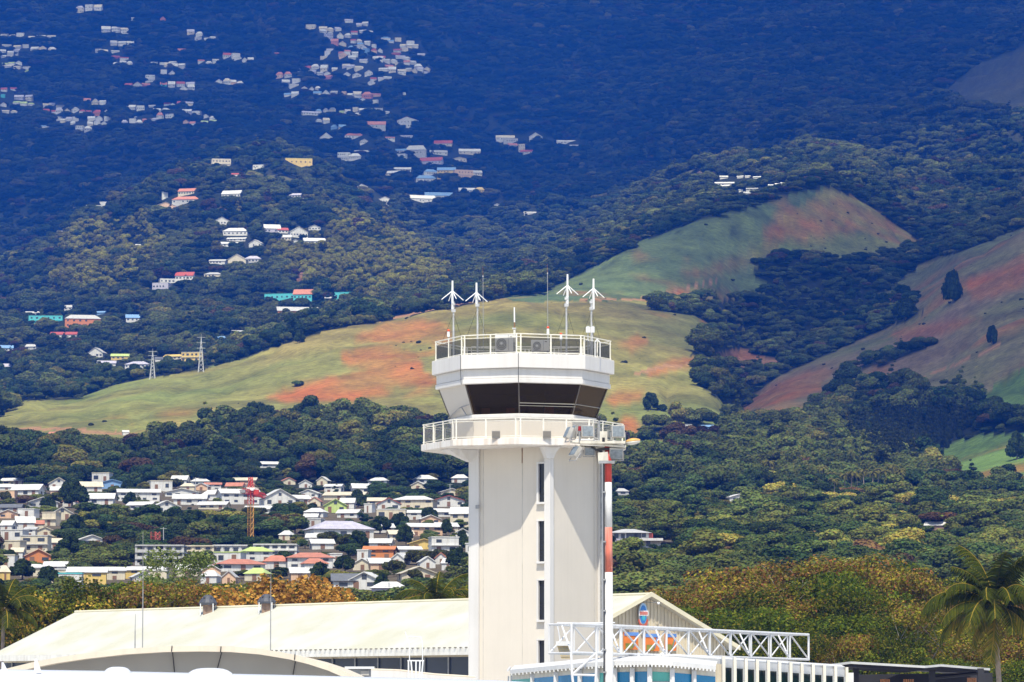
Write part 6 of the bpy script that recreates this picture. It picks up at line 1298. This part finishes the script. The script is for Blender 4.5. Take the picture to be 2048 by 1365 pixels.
# ------------------------------------------------------------------ woods
def clear_of_houses(X, Y, R, HT):
    Z = terrain_z(X, Y); px, pb = proj(X, Y, Z); _, pt = proj(X, Y, Z + HT * 1.5); pr = R * F / Y * 0.75
    ok = np.ones(len(X), bool)
    for x0, x1, yt, yb, HY in HOUSE_RECTS:
        s = HY / F; dep = min(10, (x1-x0)*s*0.75)
        front = (px + pr > x0 + 1) & (px - pr < x1 - 1) & (pt < yb - (0.3 if HY < 1500 else 0.36 if HY < 4300 else 0.46)*(yb-yt)) & (pb > yt) & (Y < HY + dep + 2) & (Y > HY - 700)
        ok &= ~front
    return ok
def wood(name, y0, y1, sp0, sp1, label, keep=1.0, hsc=1.0):
    X, Y = candidates(y0, y1, sp0, sp1)
    k = is_forest(X, Y) & (nrng.random(len(X)) < keep); X, Y = X[k], Y[k]
    px, py = proj(X, Y, terrain_z(X, Y)); n_ = len(X)
    spc = sp0 + (sp1-sp0)*(Y-y0)/(y1-y0)
    keepg = nrng.random(n_) < np.where(Y > 3500, 1.03, 0.94) + 0.45*fbm(X/40, Y/50, 55, 3); X, Y, px, py = X[keepg], Y[keepg], px[keepg], py[keepg]; n_ = len(X)
    spc = sp0 + (sp1-sp0)*(Y-y0)/(y1-y0)
    pat = fbm(X/90, Y/130, 51, 3) + 0.7*fbm((X+.3*Y)/360, Y/600, 57, 2); pat2 = fbm(X/35, Y/45, 52, 3)
    R = spc * (0.42 + 0.75 * nrng.random(n_)**2.2) * (1 + 0.6*pat); HT = np.minimum(R * (0.62 + 0.38 * nrng.random(n_)), 7.5) * hsc
    idx = nrng.choice([0, 1, 2, 3, 6, 4, 7], n_, p=[.27, .25, .16, .14, .08, .04, .06])
    g0 = np.array([0.036, 0.060, 0.020]); g1 = np.array([0.112, 0.128, 0.034]); g2 = np.array([0.09, 0.06, 0.03])
    w = np.clip(0.4 + 2.2*pat2 + 1.2*pat + 0.55*nrng.normal(0, .5, n_), 0, 1)[:, None]
    tint = g0*(1-w) + g1*w; br = (nrng.random(n_) < 0.03)[:, None]; tint = np.where(br, g2, tint)
    yl = (nrng.random(n_) < 0.05)[:, None]; tint = np.where(yl, np.array([0.17, 0.16, 0.04]), tint); tint = tint * (0.65 + 0.7*nrng.random((n_, 1)))
    # yellow-green bamboo on the ridge, dark casuarina wood, palm grove, dark gully trees
    bam = (inpoly(px, py, '640,455 760,440 830,500 900,570 880,600 760,610 640,600 560,560 540,500 600,470') | inpoly(px, py, '130,470 300,440 320,520 220,600 100,590')) & (nrng.random(n_) < 0.55)
    idx[bam] = 7; tint[bam] = np.array([0.33, 0.32, 0.055]) * (0.55 + 0.6*nrng.random((bam.sum(), 1)))
    HT[bam] *= 1.15
    cas = inpoly(px + 22*nrng.normal(0, 1, n_), py + 7*nrng.normal(0, 1, n_), '1735,950 1722,880 1770,845 1945,840 1955,915 1870,945 1800,958') & (Y > 1400) & (Y < 2600)
    idx[cas] = 4; tint[cas] = np.array([0.035, 0.045, 0.022]); R[cas] *= 0.75; HT[cas] = 5.0 + 1.6*nrng.random(cas.sum())
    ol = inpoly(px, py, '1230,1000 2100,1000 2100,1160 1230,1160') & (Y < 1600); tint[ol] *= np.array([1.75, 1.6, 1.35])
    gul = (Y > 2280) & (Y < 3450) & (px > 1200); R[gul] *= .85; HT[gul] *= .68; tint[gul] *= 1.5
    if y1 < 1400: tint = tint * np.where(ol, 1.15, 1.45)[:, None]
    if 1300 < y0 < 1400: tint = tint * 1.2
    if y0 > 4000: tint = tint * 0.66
    gz_ = terrain_z(X, Y); gx_, gb_ = proj(X, Y, gz_); _, gt_ = proj(X, Y, gz_ + HT*1.5)
    ok = clear_of_houses(X, Y, R, HT) & ~((gx_ > 1635) & (gx_ < 1808) & (gt_ < 962) & (gb_ > 975) & (Y < 1400) & (nrng.random(len(X)) < .8)) & ~((gx_ > 1222) & (gx_ < 1338) & (gt_ < 1090) & (gb_ > 1090) & (Y < 1000))
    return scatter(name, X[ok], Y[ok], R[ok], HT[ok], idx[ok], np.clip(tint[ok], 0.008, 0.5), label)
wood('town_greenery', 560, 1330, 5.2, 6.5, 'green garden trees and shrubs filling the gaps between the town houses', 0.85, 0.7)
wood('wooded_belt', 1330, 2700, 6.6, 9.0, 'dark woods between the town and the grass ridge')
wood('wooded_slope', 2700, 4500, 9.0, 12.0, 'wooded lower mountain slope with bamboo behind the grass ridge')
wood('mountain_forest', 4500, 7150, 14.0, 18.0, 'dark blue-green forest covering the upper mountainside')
# small shrubs dotted over the open grass hills
def shrubs():
    X, Y = candidates(1850, 3400, 20, 24); k = ~is_forest(X, Y); X, Y = X[k], Y[k]
    px, py = proj(X, Y, terrain_z(X, Y)); dense = inpoly(px, py, '1560,420 1640,385 1840,485 1740,512 1600,505') | inpoly(px, py, '740,690 800,670 880,700 900,760 820,760') | inpoly(px, py, '1230,640 1300,640 1330,720 1240,760')
    k = nrng.random(len(X)) < np.where(dense, 0.9, 0) + np.clip(0.25 + 1.8*fbm(X/120, Y/160, 61, 3) - .22, 0.015, 0.5); X, Y = X[k], Y[k]; n_ = len(X)
    R = 0.6 + 1.7*nrng.random(n_)**3; return scatter('hill_shrubs', X, Y, R, R*1.0, np.full(n_, 6), np.tile([0.05, 0.06, 0.025], (n_, 1)), 'small dark shrubs dotted over the grass hills')
shrubs()
# ------------------------------------------------------------------ a broken cloud deck above the mountain, outside the picture; its shadow dulls the right-hand hills
def cloud(name, label, blobs, z, dens, seed):
    r = random.Random(seed); mb = MB()
    for x, y, rx, ry, h in blobs:
        nu_, nv_ = 22, 10; rg = []
        for j in range(1, nv_):
            t = math.pi*j/nv_; rg.append([(x + rx*math.sin(t)*math.cos(2*math.pi*i/nu_)*(1+.1*math.sin(3*i+j+seed)), y + ry*math.sin(t)*math.sin(2*math.pi*i/nu_)*(1+.12*math.sin(2*i+2*j)), z - h*math.cos(t)*(1.0 if j > nv_/2 else .45)) for i in range(nu_)])
        mb.loft(rg)
    o = mb.build(name, None, None, True); tag(o, label, 'cloud')
    m, n, l, b = new_mat(name + '_vapour'); n.remove(b); pv = n.new('ShaderNodeVolumePrincipled'); pv.inputs['Color'].default_value = (1, 1, 1, 1); pv.inputs['Density'].default_value = dens; pv.inputs['Anisotropy'].default_value = 0.6
    l.new(pv.outputs[0], n['Material Output'].inputs['Volume']); o.data.materials.append(m); return o
def over(X, Yg, zg, zc): k = (zc-zg)/math.tan(SUN_EL); return X + math.sin(SUN_AZ)*k, Yg - math.cos(SUN_AZ)*k
x, y = over(475, 2350, 200, 2300); cloud('cloud', 'pale cumulus bank high above the right-hand hills', [(x, y, 430, 900, 150)], 2300, 0.0088, 1)
x, y = over(400, 3000, 350, 2620); cloud('cloud', 'pale cumulus bank high above the green field ridge', [(x, y, 390, 520, 150)], 2640, 0.0085, 2)
x, y = over(60, 6000, 950, 2900); cloud('cloud', 'long pale cloud bank capping the mountain above the picture', [(x, y, 1900, 1750, 190)], 3000, 0.0064, 3)
# ------------------------------------------------------------------ blue air between the camera and the mountain
hz = MB().box(-2000, 2000, -260, 7300, -2.0, 1340.0).build('haze', None); hz['kind'] = 'stuff'
tag(hz, 'thin blue haze hanging between the airport and the mountain', 'haze')
m, n, l, b = new_mat('blue_haze'); n.remove(b)
pv = n.new('ShaderNodeVolumePrincipled'); pv.inputs['Color'].default_value = (0.022, 0.15, 0.80, 1); pv.inputs['Absorption Color'].default_value = (0.6, 0.6, 0.6, 1)
pv.inputs['Density'].default_value = 0.000094; pv.inputs['Anisotropy'].default_value = 0.0
l.new(pv.outputs[0], n['Material Output'].inputs['Volume']); hz.data.materials.append(m)
